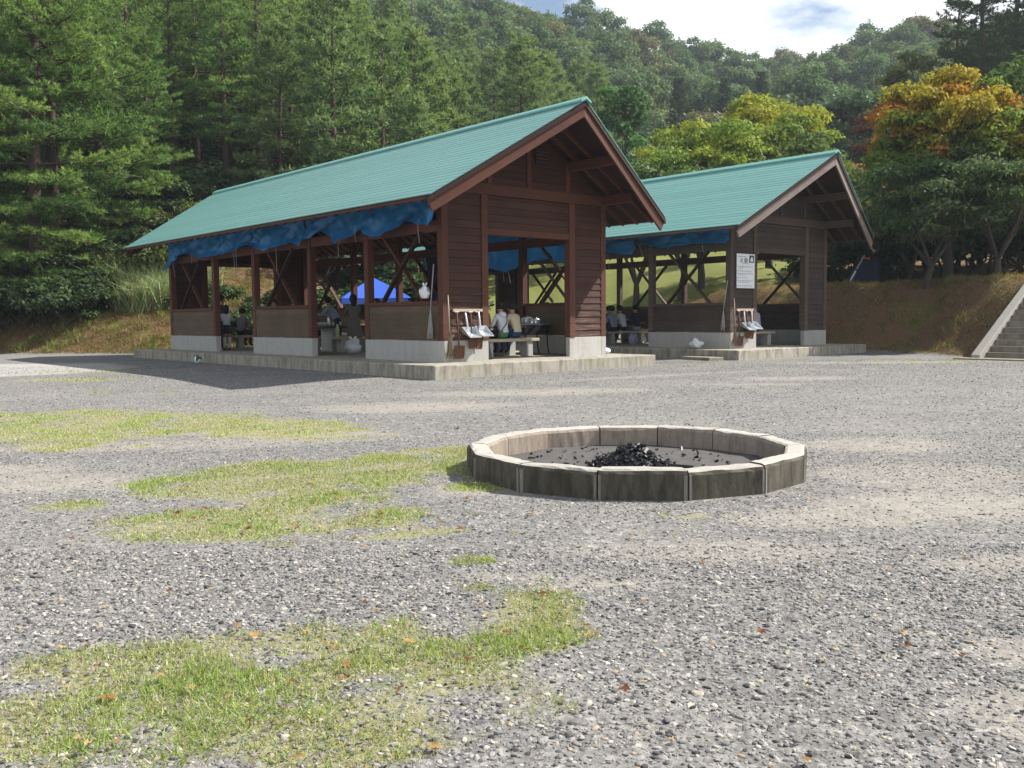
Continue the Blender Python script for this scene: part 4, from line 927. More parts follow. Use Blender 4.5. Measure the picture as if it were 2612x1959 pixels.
# dry grass and weeds on the two banks
def bank_pts(n, x0, x1, y0, y1, P, sgn, dmin, dmax):
    X = nr.uniform(x0, x1, n); Y = nr.uniform(y0, y1, n); d = sgn * sdist(P, X, Y); k = (d > dmin) & (d < dmax); return X[k], Y[k]
X5, Y5 = bank_pts(160000, -24, -6, 31, 42, LT, 1, .05, 7); blade_field('bank_grass', X5, Y5, .05, .22, .022, ((.24, .145, .075), (.32, .21, .11), (.20, .16, .06), (.13, .14, .045), (.36, .26, .14)), 'dry tan grass covering the left bank', .8)
X6, Y6 = bank_pts(150000, 4, 24, 20, 42, RT, -1, .05, 6.5); blade_field('bank_grass', X6, Y6, .04, .15, .02, ((.16, .105, .055), (.26, .18, .095), (.13, .10, .045), (.20, .13, .065), (.33, .24, .13)), 'mown grass and litter covering the right bank', .9)
X7, Y7 = bank_pts(5200, 9, 24, 18, 36, RT, -1, .1, 7); k = fbm(X7, Y7, 1.6, 4) > .12; cx_, cy_ = X7[k], Y7[k]
X7 = np.repeat(cx_, 16) + nr.normal(0, .06, len(cx_) * 16); Y7 = np.repeat(cy_, 16) + nr.normal(0, .06, len(cy_) * 16)
blade_field('bank_weeds', X7, Y7, .08, .28, .022, ((.16, .17, .05), (.24, .19, .08), (.36, .27, .14), (.28, .19, .09)), 'tufts of weeds on the right bank', .55)
X8, Y8 = bank_pts(6000, -26, -6, 31, 42, LT, 1, .1, 6); k = fbm(X8, Y8, 1.4, 4) > .1; cx_, cy_ = X8[k], Y8[k]
X8 = np.repeat(cx_, 16) + nr.normal(0, .07, len(cx_) * 16); Y8 = np.repeat(cy_, 16) + nr.normal(0, .07, len(cy_) * 16)
blade_field('bank_weeds', X8, Y8, .10, .38, .026, ((.14, .20, .05), (.22, .26, .08), (.36, .28, .14), (.26, .17, .08)), 'tufts of weeds on the left bank', .55)
# gravel stones
def stonemat():
    a = M('gravel_stone'); r = a.n('ShaderNodeAttribute', attribute_name='tint', attribute_type='INSTANCER').outputs['Fac']
    c = a.ramp(r, [(0.0, (.028, .028, .030)), (.15, (.105, .106, .111)), (.45, (.200, .200, .204)), (.74, (.265, .263, .260)), (.88, (.34, .335, .32)), (.95, (.50, .49, .46)), (.975, (.34, .26, .17)), (1.0, (.40, .37, .30))])
    c = a.mix(1.0, c, (1.09, 1.045, 0.985), 'MULTIPLY')
    c = a.mix(a.noise(a.obj(), 2.2, 3), a.mix(.3, c, (0, 0, 0)), c)
    return a.pbr(c, .8, spec=.3)
MAT['stone'] = stonemat()
def src_stone(sub):
    def f(g, N, lk, ip):
        ic = N('GeometryNodeMeshIcoSphere'); ic.inputs['Radius'].default_value = 1.0; ic.inputs['Subdivisions'].default_value = sub
        sp = N('GeometryNodeSetPosition'); nz = N('ShaderNodeTexNoise'); nz.inputs['Scale'].default_value = 1.1; nz.inputs['Detail'].default_value = 2
        sb = N('ShaderNodeVectorMath'); sb.operation = 'SUBTRACT'; sb.inputs[1].default_value = (.5, .5, .5); ml = N('ShaderNodeVectorMath'); ml.operation = 'SCALE'; ml.inputs['Scale'].default_value = 1.1
        lk(nz.outputs['Color'], sb.inputs[0]); lk(sb.outputs[0], ml.inputs[0]); lk(ml.outputs[0], sp.inputs['Offset']); lk(ic.outputs['Mesh'], sp.inputs['Geometry'])
        sm = N('GeometryNodeSetMaterial'); sm.inputs['Material'].default_value = MAT['stone']; lk(sp.outputs[0], sm.inputs['Geometry']); lk(sm.outputs[0], ip.inputs['Instance'])
    return f
def stones(name, n, y0, y1, s0, s1, label, sub=1, keepgrass=.5):
    # uniform over the part of the yard that lies in view, a little wider than the frame
    Y = np.sqrt(nr.uniform(y0 ** 2, y1 ** 2, n)); X = nr.uniform(-.66, .66, n) * Y
    gmk = grass_mask(X, Y); dn = fbm(X, Y, 1.3, 5) * .5 + .5; bare = dust_mask(X, Y)
    k = (nr.rand(n) < np.where(gmk > .3, keepgrass, 1.0) * np.clip(.25 + 1.1 * dn, 0, 1) * np.clip(1.1 - .75 * bare, .3, 1))
    k &= (np.hypot(X - FC.x, Y - FC.y) > 1.3); 
    for q_ in range(2):
        t = PAV[q_]['t']; rx, ry = X - PAV[q_]['o'][0], Y - PAV[q_]['o'][1]; a_ = rx * math.sin(t) + ry * math.cos(t); b_ = -rx * math.cos(t) + ry * math.sin(t)
        k &= ~((a_ > -.02) & (a_ < SW + .02) & (b_ > -.02) & (b_ < SL))
    k &= (sdist(RT, X, Y) > .15) & (sdist(LT, X, Y) < -.15)
    X, Y = X[k], Y[k]; n = len(X); sz = s0 * (s1 / s0) ** (nr.rand(n) ** 2.2) * np.where(nr.rand(n) < .012, 1.6, 1)
    Z = terrain(X, Y) + sz * .04; scl = np.stack([sz * nr.uniform(.8, 1.5, n), sz * nr.uniform(.7, 1.1, n), sz * nr.uniform(.28, .62, n)], 1)
    rot = np.stack([nr.normal(0, .22, n), nr.normal(0, .22, n), nr.uniform(0, 6.28, n)], 1)
    o = gn_instances(name, np.stack([X, Y, Z], 1), rot, scl, src_stone(sub), label)
    at_ = o.data.attributes.new('tint', 'FLOAT', 'POINT'); at_.data.foreach_set('value', nr.rand(n).astype(np.float32)); return o
stones('gravel', 120000, 2.1, 4.6, .0020, .0115, 'loose grey gravel in the foreground', 2)
stones('gravel', 110000, 4.6, 9.0, .0030, .0118, 'loose grey gravel around the fire ring', 1)
stones('gravel', 80000, 9.0, 24.0, .006, .017, 'loose grey gravel of the yard before the pavilions', 1)
# fallen leaves lying in the grass and gravel
n = 420; X = nr.uniform(-2.4, 2.4, n); Y = nr.uniform(2.2, 6.5, n); k = nr.rand(n) < .10 + .9 * (grass_mask(X, Y) > .35); X, Y = X[k], Y[k]; n = len(X)
lm = MB(); lc = []
for i in range(n):
    a = nr.uniform(0, 6.28); s_ = nr.uniform(.010, .024); c = Vector((X[i], Y[i], float(terrain(X[i], Y[i])) + nr.uniform(.015, .04)))
    vs = [c]; tip = []
    for q_ in range(10):
        t = a + 6.283 * q_ / 10; r = s_ * (1 if q_ % 2 == 0 else .5); vs.append(c + Vector((r * math.cos(t), r * math.sin(t), nr.uniform(-.3, .5) * s_)))
    lm.add(vs, [(0, 1 + q_, 1 + (q_ + 1) % 10) for q_ in range(10)])
    cc = [(.34, .17, .06), (.42, .26, .11), (.20, .075, .035), (.48, .34, .18)][nr.randint(4)]; lc += [cc] * 11
me = mesh_arrays('fallen_leaves', np.array(lm.v), np.array(lm.f), np.array(lc)); me.materials.append(MAT['grass']); tag(link('fallen_leaves', me), 'fallen orange and brown leaves scattered over the grass', None, None, 'stuff')

# ------------------------------------------------------------------ people
def cloth(name, col): 
    if name not in MAT: MAT[name] = plain(name, col, .85, 0, .12, 14)
    return name
SKIN = cloth('skin', (.42, .24, .16)); HAIR = cloth('black_hair', (.012, .010, .009))
def person(label, loc, rz, pose, h, top, bottom, hair=None, shoe='dark', lean=0.1, arms='down', legs=None, socks=None, sleeves=None, hair_long=False, turn=0.0, extra=None, group=None):
    """one continuous skinned body (material by body zone), hair and clothing as children; faces +Y locally"""
    J = {}; Rd = {}; E_ = []
    sit = pose == 'sit'
    pz = (.30 if sit else .52); pel = Vector((0, 0, pz)); tdir = Vector((0, math.sin(lean), math.cos(lean)))
    def add(n, p, r): J[n] = Vector(p) * h; Rd[n] = r * h
    add('pelvis', pel, .078); add('waist', pel + tdir * .09, .068); add('chest', pel + tdir * .20, .080); add('neck', pel + tdir * .295, .030)
    hd = (tdir * .6 + Vector((0, .12, 1)) * .6).normalized(); nk = pel + tdir * .295
    add('chin', nk + hd * .045 + Vector((0, .006, 0)), .044); add('head', nk + hd * .105, .060); add('crown', nk + hd * .155, .042)
    E_ += [('pelvis', 'waist', 'top'), ('waist', 'chest', 'top'), ('chest', 'neck', 'skin' if False else 'top'), ('neck', 'chin', 'skin'), ('chin', 'head', 'skin'), ('head', 'crown', 'skin')]
    for s, n in ((-1, 'L'), (1, 'R')):
        sh = pel + tdir * .262 + Vector((s * .098, 0, 0)); add('sh' + n, sh, .038)
        if arms == 'fwd': el = sh + Vector((s * .03, .10, -.125)); wr = el + Vector((-s * .045, .135, .02))
        elif arms == 'table': el = sh + Vector((s * .035, .05, -.15)); wr = el + Vector((-s * .06, .14, .01))
        elif arms == 'hip': el = sh + Vector((s * .06, -.03, -.15)); wr = el + Vector((-s * .04, .12, -.04))
        else: el = sh + Vector((s * .028, -.01, -.17)); wr = el + Vector((s * .004, .05, -.145))
        add('el' + n, el, .027); add('wr' + n, wr, .018); hn = wr + (wr - el).normalized() * .038; add('ha' + n, hn, .021)
        E_ += [('chest', 'sh' + n, 'top'), ('sh' + n, 'el' + n, 'top'), ('el' + n, 'wr' + n, sleeves or 'top'), ('wr' + n, 'ha' + n, 'skin')]
        if sit:
            hp_, kn, an, to = (s * .05, .03, pz - .012), (s * .062, .245, pz + .005), (s * .062, .225, .05), (s * .066, .30, .022)
        else:
            hp_, kn, an, to = (s * .05, 0, .48), (s * .055, .012, .275), (s * .055, -.012 if s < 0 else .02, .05), (s * .062, .07 if s < 0 else .1, .022)
        add('hp' + n, hp_, .062); add('kn' + n, kn, .044); add('an' + n, an, .027); add('to' + n, to, .024)
        E_ += [('pelvis', 'hp' + n, 'bottom'), ('hp' + n, 'kn' + n, legs or 'bottom'), ('kn' + n, 'an' + n, socks or legs or 'bottom'), ('an' + n, 'to' + n, 'shoe')]
    names = list(J); me = bpy.data.meshes.new('body_graph'); me.from_pydata([J[n] for n in names], [(names.index(a), names.index(b)) for a, b, _ in E_], [])
    o = bpy.data.objects.new('body_graph', me); COL.objects.link(o); md = o.modifiers.new('s', 'SKIN'); md.use_smooth_shade = True
    if not me.skin_vertices: bpy.context.view_layer.objects.active = o
    for i, n in enumerate(names):
        sv = me.skin_vertices[0].data[i]; sv.radius = (Rd[n], Rd[n]); sv.use_root = (n == 'pelvis')
    o.modifiers.new('u', 'SUBSURF').levels = 1
    dg = bpy.context.evaluated_depsgraph_get(); ev = o.evaluated_get(dg); bme = bpy.data.meshes.new_from_object(ev)
    bpy.data.objects.remove(o)
    # zone materials by nearest bone
    zones = {'top': top, 'bottom': bottom, 'skin': SKIN, 'shoe': shoe, 'sock': socks or 'white'}; mats = []
    def slot(m):
        if m not in mats: mats.append(m)
        return mats.index(m)
    segs = [(np.array(J[a]), np.array(J[b]), zones.get(z, z)) for a, b, z in E_]; idx = []
    for p in bme.polygons:
        c = np.array(p.center); best = None
        for A, B, z in segs:
            ab = B - A; t = np.clip(np.dot(c - A, ab) / np.dot(ab, ab), 0, 1); d = np.linalg.norm(c - A - t * ab)
            if best is None or d < best[0]: best = (d, z)
        idx.append(slot(best[1]))
    # fingers, nose and ears are modelled onto the same body mesh
    bm = bmesh.new(); bm.from_mesh(bme); bm.faces.ensure_lookup_table()
    for f, i in zip(bm.faces, idx): f.material_index = i; f.smooth = True
    fm = MB()
    for s, n in ((-1, 'L'), (1, 'R')):
        ax = (J['ha' + n] - J['wr' + n]).normalized(); sdv = ax.cross(Vector((0, 0, 1)))
        sdv = sdv.normalized() if sdv.length > .1 else Vector((1, 0, 0)); cu = sdv.cross(ax)
        for q_, (of, ln) in enumerate(((-.016, .034), (-.006, .040), (.004, .038), (.014, .030))):
            p0 = J['ha' + n] + sdv * of * h; p1 = p0 + ax * ln * .6 * h; p2 = p1 + (ax * .5 + cu * -.5) * ln * .55 * h; fm.tube([p0, p1, p2], [.0055 * h, .005 * h, .0035 * h], 5)
        p0 = J['wr' + n] + ax * .012 * h; fm.tube([p0, p0 + (sdv * -s * .02 + ax * .015) * h, p0 + (sdv * -s * .026 + ax * .036) * h], [.006 * h, .0055 * h, .004 * h], 5)
    hc = J['head']; fr = Vector((0, 1, -.15)).normalized()
    fm.ball(hc + fr * .060 * h + Vector((0, 0, -.012 * h)), (.009 * h, .013 * h, .014 * h), 6, 5)
    for s in (-1, 1): fm.ball(hc + Vector((s * .058 * h, -.004 * h, -.006 * h)), (.008 * h, .013 * h, .018 * h), 6, 5)
    sk = slot(SKIN)
    vs = [bm.verts.new(v) for v in fm.v]
    for f in fm.f: nf = bm.faces.new([vs[i] for i in f]); nf.material_index = sk; nf.smooth = True
    bm.to_mesh(bme); bm.free()
    for m_ in mats: bme.materials.append(MAT[m_])
    root = empty('person', loc, rz); tag(root, label, 'person', group)
    b = link('body', bme, None, root)
    # eyes, brows and mouth
    fc = MB()
    for s in (-1, 1): fc.ball(hc + Vector((s * .022 * h, .054 * h, .004 * h)), (.008 * h, .005 * h, .004 * h), 6, 4)
    fc.ball(hc + Vector((0, .053 * h, -.034 * h)), (.014 * h, .005 * h, .003 * h), 6, 4)
    fc.build('face_features', HAIR, b)
    hm = MB(); k = (1.0 if not hair_long else 1.25)
    def hairfn(v):
        d = v - hc
        if d.y > .018 * h and d.z < .03 * h: v = v - Vector((0, (d.y - .018 * h) * .9, 0))
        if d.z < -.03 * h and not hair_long: v.z = hc.z - .03 * h + (d.z + .03 * h) * .25
        j = .004 * h * mnoise.noise(v * 55 / h); return v + Vector((j, j, j))
    hm.ball(hc + Vector((0, -.010 * h, .012 * h)), (.069 * h, .073 * h, .070 * h * k), 14, 10, fn=hairfn)
    if hair_long: hm.ball(hc + Vector((0, -.045 * h, -.05 * h)), (.055 * h, .03 * h, .075 * h), 10, 8)
    hm.build('hair', hair or HAIR, root, smooth=True)
    if extra: extra(root, J, h)
    return root
c_white = cloth('white_cotton', (.62, .62, .68)); c_grey = cloth('grey_cotton', (.20, .19, .20)); c_navy = cloth('navy_cotton', (.020, .026, .055)); c_cream = cloth('cream_cotton', (.55, .50, .34)); c_olive = cloth('olive_cotton', (.14, .13, .105)); c_black = 'dark'; c_jean = cloth('denim', (.035, .06, .15)); c_purple = cloth('purple_cotton', (.16, .06, .34)); c_lblue = cloth('pale_blue_cotton', (.24, .28, .36)); c_lav = cloth('lavender_cotton', (.40, .38, .55)); c_yel = cloth('mustard_cotton', (.42, .32, .05)); c_or = cloth('orange_cotton', (.45, .12, .03)); c_brown = cloth('brown_cotton', (.10, .06, .04))
def plaidmat():
    a = M('dark_plaid'); o = a.obj(); w = a.n('ShaderNodeTexWave', {'Vector': o, 'Scale': 9.0}).outputs['Fac']; w2 = a.n('ShaderNodeTexWave', {'Vector': o, 'Scale': 9.0}, bands_direction='Z').outputs['Fac']
    return a.pbr(a.mix(.5, a.ramp(w, [(.55, (.02, .02, .035)), (.7, (.10, .07, .09))]), a.ramp(w2, [(.55, (.02, .02, .035)), (.7, (.12, .05, .06))])), .9)
MAT['plaid'] = plaidmat()
def pp(k, a, b, z=SH): return plocal(k, a, b, z)
def dirto(k, da, db):   # rotation so that local +Y points along (da, db) of a pavilion
    d = plocal(k, da, db) - plocal(k, 0, 0); return math.atan2(d.y, d.x) - math.pi / 2
def skirt_of(mat, top=.50, bot=.36, rt=.085, rb=.13, name='skirt'):
    def f(root, J, h):
        m = MB(); n = 18; vs = []; fs = []
        for j in range(4):
            u = j / 3; z = (top + (bot - top) * u) * h; r = (rt + (rb - rt) * u) * h
            for i in range(n): a = 6.283 * i / n; vs.append((r * (1.0 + .05 * math.sin(5 * a) * u) * math.cos(a), r * .8 * math.sin(a), z))
        for j in range(3):
            for i in range(n): fs.append((j * n + i, j * n + (i + 1) % n, (j + 1) * n + (i + 1) % n, (j + 1) * n + i))
        m.add(vs, fs).build(name, mat, root, smooth=True)
    return f
def hood_of(mat):
    def f(root, J, h):
        c = J['neck'] + Vector((0, -.035 * h, -.01 * h)); MB().ball(c, (.07 * h, .045 * h, .045 * h), 12, 8).build('hood', mat, root, smooth=True)
        a_, b_ = J['shR'] + Vector((-.02 * h, -.05 * h, .02 * h)), J['pelvis'] + Vector((-.10 * h, -.06 * h, .04 * h)); MB().tube([a_, (a_ + b_) / 2 + Vector((0, -.055 * h, 0)), b_], .008 * h, 5).build('bag_strap', c_navy, root)
        MB().ball(b_ + Vector((0, 0, -.03 * h)), (.04 * h, .022 * h, .045 * h), 8, 6).build('shoulder_bag', c_olive, root)
    return f
BZ = SH + .42       # bench top
def seat(k, a, b, rz, h, *a_, **kw): return person(kw.pop('label'), pp(k, a, b, BZ - .225 * h), rz, 'sit', h, *a_, **kw)
# nearer pavilion
person('child in a white cardigan, dark skirt and long white socks under the nearer eave', pp(0, 1.75, 12.95), dirto(0, .4, 1), 'stand', 1.36, c_white, c_navy, extra=skirt_of(c_navy), legs='skin', socks='white', hair_long=True, lean=.16, arms='fwd')
person('standing person in a dark checked shirt behind the child in white', pp(0, 2.2, 14.35), dirto(0, 1, -.3), 'stand', 1.70, 'plaid', c_black, lean=.05)
seat(0, 2.6, 13.8, dirto(0, .9, .5), 1.6, c_grey, c_navy, label='person in a grey top seated right of the child in white', lean=.22, arms='table')
person('person in a long olive-grey dress standing by the table, back to the yard', pp(0, 3.3, 8.15), dirto(0, .3, 1), 'stand', 1.58, c_olive, c_olive, extra=skirt_of(c_olive, .62, .24, .095, .14, 'dress'), legs='skin', lean=.12, arms='fwd', hair_long=True)
person('person in a pale shirt bending over the cups on the table', pp(0, 3.75, 9.75), dirto(0, -.6, .8), 'stand', 1.68, c_lblue, c_navy, lean=.62, arms='fwd')
seat(0, 3.0, 9.9, dirto(0, .9, .2), 1.35, 'plaid', c_black, label='child in dark clothes sitting left of the table with cups', lean=.15, arms='table')
person('person in a purple top seen over the low wall plank panel', pp(0, 5.0, 9.5), dirto(0, -1, .3), 'stand', 1.52, c_purple, c_jean, lean=.1)
person('person in orange behind the crossed brace near the front corner post', pp(0, 5.05, 7.8), dirto(0, -1, .5), 'stand', 1.5, c_or, c_jean, lean=.1)
person('person behind the crossed brace of the middle wall panel', pp(0, 3.5, 13.15), dirto(0, -1, -.3), 'stand', 1.56, c_lblue, c_jean, lean=.1)
seat(0, 3.44, 1.98, dirto(0, -.05, 1), 1.56, c_white, 'green_pl', label='person in a white hooded top on the bench in the nearer doorway', lean=.2, arms='table', legs=c_navy, extra=hood_of(c_white), turn=.2)
seat(0, 3.90, 2.02, dirto(0, -.15, 1), 1.58, c_cream, c_jean, label='person in a cream shirt on the doorway bench right of the white hood', lean=.32, arms='table')
seat(0, 4.0, 3.45, dirto(0, .2, -1), 1.56, c_yel, c_black, label='person in mustard yellow half hidden by the nearer door post', lean=.1, arms='table')
person('dark-haired person outside the far openings beyond the doorway, nearer to the navy sheet', pp(0, 7.6, 7.6, 0), dirto(0, -1, 0), 'stand', 1.62, c_navy, c_black)
person('dark-haired person outside beyond the doorway by the far crossed brace', pp(0, 8.3, 5.6, 0), dirto(0, -1, 0), 'stand', 1.6, c_grey, c_black)
# farther pavilion
seat(1, 2.40, 6.62, dirto(1, .1, 1), 1.56, c_lblue, c_navy, label='leftmost of the people sitting on the bench of the farther pavilion', lean=.22, arms='table')
seat(1, 2.92, 6.66, dirto(1, -.1, 1), 1.6, c_white, c_navy, label='second person from the left on the bench of the farther pavilion', lean=.3, arms='table')
seat(1, 3.52, 6.62, dirto(1, .2, 1), 1.62, c_navy, c_lblue, label='person in dark blue on the farther bench, right of the white shirt', lean=.15, arms='table')
seat(1, 3.9, 8.3, dirto(1, 0, -1), 1.58, c_brown, c_black, label='person in brown across the table of the farther pavilion', lean=.12, arms='table')
seat(1, 3.80, 2.05, dirto(1, .1, 1), 1.58, c_lav, c_navy, label='person in a pale lavender shirt seated in the farther doorway', lean=.3, arms='table')
# on the terrace
TY = 35.3; TX = .390 * TY
person('person in black leaning beside the pole on the right terrace', (TX, TY, tz(TX, TY) - .05), R(70), 'stand', 1.55, c_black, c_navy, lean=.25, arms='fwd', sleeves=c_or)

# ------------------------------------------------------------------ tables, benches and things on them
def bench(k, b, label, a0=2.70, a1=4.45):
    r = empty('bench', pp(k, 0, 0, 0), prot(k)); tag(r, label, 'bench', 'benches in the pavilions')
    for i in range(2): MB().box((a0, b - .165 + i * .168, SH + .35), (a1, b - .003 + i * .168, SH + .42)).build('seat_plank', 'handle', r, bevel=.006)
    for x in (a0 + .18, a1 - .36): MB().box((x, b - .13, SH), (x + .18, b + .13, SH + .35)).build('leg', 'conc_white', r, bevel=.01)
def table_(k, b, label, a0=2.65, a1=4.45):
    r = empty('picnic_table', pp(k, 0, 0, 0), prot(k)); tag(r, label, 'table', 'tables in the pavilions')
    for i in range(4): MB().box((a0, b - .40 + i * .2, SH + .66), (a1, b - .402 + (i + 1) * .2, SH + .72)).build('top_plank', 'wood_side', r, bevel=.006)
    for x in (a0 + .25, a1 - .45): MB().box((x, b - .3, SH), (x + .2, b + .3, SH + .66)).build('leg', 'conc_white', r, bevel=.01)
wh = ['nearest the doorway of the nearer pavilion', 'in the middle of the nearer pavilion', 'at the far end of the nearer pavilion', 'nearest the doorway of the farther pavilion', 'in the middle of the farther pavilion']
for i, (k, b) in enumerate([(0, 2.72), (0, 9.0), (0, 13.4), (1, 2.72), (1, 7.45)]):
    if (k, b) == (0, 13.4): continue
    bench(k, b - .70, 'bench before the table ' + wh[i], *((2.1, 4.1) if (k, b) == (1, 7.45) else (2.7, 4.45))); bench(k, b + .72, 'bench behind the table ' + wh[i]); table_(k, b, 'plank-topped picnic table ' + wh[i])
bench(0, 13.8, 'bench under the grey-shirted person at the far end of the nearer pavilion', 2.3, 3.6)
def lathe(m, c, prof, n=10, mi=0):
    vs = []; fs = []
    for r, z in prof:
        for i in range(n): a = 6.283 * i / n; vs.append((c[0] + r * math.cos(a), c[1] + r * math.sin(a), c[2] + z))
    for j in range(len(prof) - 1):
        for i in range(n): fs.append((j * n + i, j * n + (i + 1) % n, (j + 1) * n + (i + 1) % n, (j + 1) * n + i))
    fs.append(tuple(range(n))[::-1]); fs.append(tuple((len(prof) - 1) * n + i for i in range(n))); m.add(vs, fs, mi)
rr = random.Random(31)
def cup(k, a, b, label, mat='white', s=1.0, group='cups on the tables'):
    m = MB(); lathe(m, (0, 0, 0), [(.030 * s, 0), (.040 * s, .095 * s), (.043 * s, .10 * s), (.036 * s, .098 * s), (.028 * s, .012 * s)], 10)
    o = m.build('cup', mat, None, smooth=True); o.location = pp(k, a, b, SH + .722); tag(o, label, 'cup', group)
for i in range(9): cup(0, 2.5 + rr.random() * 1.2, 8.8 + rr.random() * .5, 'white paper cup among others on the middle table of the nearer pavilion', 'white')
for i in range(4): cup(1, 2.6 + rr.random() * 1.4, 7.2 + rr.random() * .5, 'white paper cup on the middle table of the farther pavilion', 'white')
def bottle(k, a, b, z, mat, label, s=1.0):
    r = empty('bottle', pp(k, a, b, z)); tag(r, label, 'bottle', 'bottles'); m = MB(); lathe(m, (0, 0, 0), [(.04 * s, 0), (.045 * s, .02 * s), (.045 * s, .19 * s), (.03 * s, .235 * s), (.016 * s, .26 * s)], 10); m.build('flask', mat, r, smooth=True)
    m = MB(); lathe(m, (0, 0, .26 * s), [(.019 * s, 0), (.019 * s, .025 * s)], 8); m.build('cap', 'white', r)
bottle(0, 3.0, 9.0, SH + .722, 'steel', 'clear bottle among the cups of the nearer pavilion'); bottle(0, 2.85, 8.3, BZ + .002, 'pale_green', 'pale green bottle on the bench by the olive dress', 1.2)
bottle(1, 3.3, 6.05, SH, 'white', 'small white bottle on the floor under the farther bench', .8)
def soft_bag(name, loc, size, mat, label, seed, knot=True, cat='bag', group=None):
    r = empty(name, loc); tag(r, label, cat, group)
    def fn(v):
        d = Vector((v.x / size[0], v.y / size[1], v.z / size[2])); n = mnoise.noise(d * 3.1 + Vector((seed, 0, 0))) + .6 * mnoise.noise(d * 7.3 + Vector((0, seed, 0)))
        k = 1 + .42 * n; top = max(0, d.z - .5); k *= 1 - .9 * top
        return Vector((v.x * k, v.y * k, max(.0, v.z * (1 + .18 * n))))
    MB().ball((0, 0, size[2] * .40), (size[0] * .55, size[1] * .55, size[2] * .46), 22, 14, fn=fn).build('sack', mat, r, smooth=True)
    if knot:
        m = MB()
        for sgn in (-1, 1):
            vs = []
            for j in range(5):
                u = j / 4; w = size[0] * (.10 + .10 * math.sin(u * 2.6)); c = Vector((sgn * size[0] * (.03 + .16 * u), .01 * math.sin(5 * u + seed), size[2] * (.76 + .30 * u)))
                vs += [c + Vector((-w * .5, .01, 0)), c + Vector((w * .5, -.01, .01))]
            m.add(vs, [(2 * j, 2 * j + 1, 2 * j + 3, 2 * j + 2) for j in range(4)])
        m.build('tied_handles', mat, r, smooth=True)
    return r
soft_bag('plastic_bag', pp(0, 2.5, 6.95), (.42, .36, .42), 'white', 'full white plastic bag on the floor beside the olive dress', 1)
b_ = soft_bag('plastic_bag', pp(1, .62, 1.85), (.40, .3, .30), 'white', 'knotted white plastic bag on the farther slab before the low wall', 2); b_.rotation_euler.z = prot(1) + R(70)
soft_bag('plastic_bag', pp(0, 6.02, 1.30), (.34, .26, .20), 'white', 'white plastic bag behind the right front corner of the nearer pavilion', 3, False)
soft_bag('plastic_bag', pp(1, 2.75, 6.1), (.28, .24, .40), c_lav, 'lavender bag standing under the farther bench', 4, False)
hb = soft_bag('plastic_bag', pp(0, .83, 1.42, 1.56), (.20, .16, .30), 'white', 'small white plastic bag hanging by the front corner post', 5)
def standing_bag(k, a, b, label):
    r = empty('black_bag', pp(k, a, b), prot(k)); tag(r, label, 'bag')
    MB().hexa([(-.13, -.1, 0), (.15, -.1, 0), (.17, .12, 0), (-.12, .12, 0), (-.12, -.06, .62), (.02, -.06, .70), (.03, .06, .70), (-.12, .06, .62)]).build('cover', 'dark', r, bevel=.02)
    MB().tube([(-.10, 0, .64), (-.06, 0, .78), (0, 0, .69)], .012, 6).build('handle', 'dark', r)
standing_bag(0, 2.33, 1.32, 'black bag standing against the left jamb of the nearer doorway')
# grill with glinting ware in the nearer pavilion, and a dark one in the farther
def grill(k, a, b, label):
    r = empty('barbecue_grill', pp(k, a, b), prot(k)); tag(r, label, 'grill', 'grills')
    MB().hexa([(-.38, -.2, .5), (.38, -.2, .5), (.38, .2, .5), (-.38, .2, .5), (-.45, -.26, .72), (.45, -.26, .72), (.45, .26, .72), (-.45, .26, .72)]).build('fire_box', 'dark', r)
    for x in (-.36, .36):
        for y in (-.18, .18): MB().tube([(x, y, .52), (x * 1.05, y, .25), (x * 1.15, y, .06), (x * 1.25, y, 0)], .016, 6).build('leg', 'dark', r)
    for i in range(12): MB().tube([(-.43 + i * .078, -.25, .735), (-.43 + i * .078, .25, .735)], .005, 5).build('grate_bar', 'steel', r)
grill(0, 5.0, 2.75, 'black barbecue grill on bent legs right inside the nearer doorway'); grill(1, 4.85, 4.2, 'dark barbecue grill inside the farther doorway')
def pot(loc, label, s=1.0):
    r = empty('cooking_pot', loc); tag(r, label, 'pot', 'pots on the grills'); m = MB(); lathe(m, (0, 0, 0), [(.12 * s, 0), (.14 * s, .02), (.14 * s, .13 * s), (.145 * s, .135 * s)], 14); m.build('vessel', 'steel', r, smooth=True)
    m = MB(); lathe(m, (0, 0, .136 * s), [(.14 * s, 0), (.09 * s, .03), (.02 * s, .04), (.02 * s, .06)], 14); m.build('lid', 'steel', r, smooth=True)
pot(pp(0, 4.87, 2.75, SH + .745), 'shiny lidded pot on the grill of the nearer pavilion'); pot(pp(0, 5.2, 2.77, SH + .745), 'smaller shiny pot right of the other on the nearer grill', .7)
soft_bag('plastic_bag', pp(0, 4.3, 2.6, SH + .722 - SH + SH), (.2, .16, .14), 'white', 'crumpled white bag on the table end near the grill', 7, False)

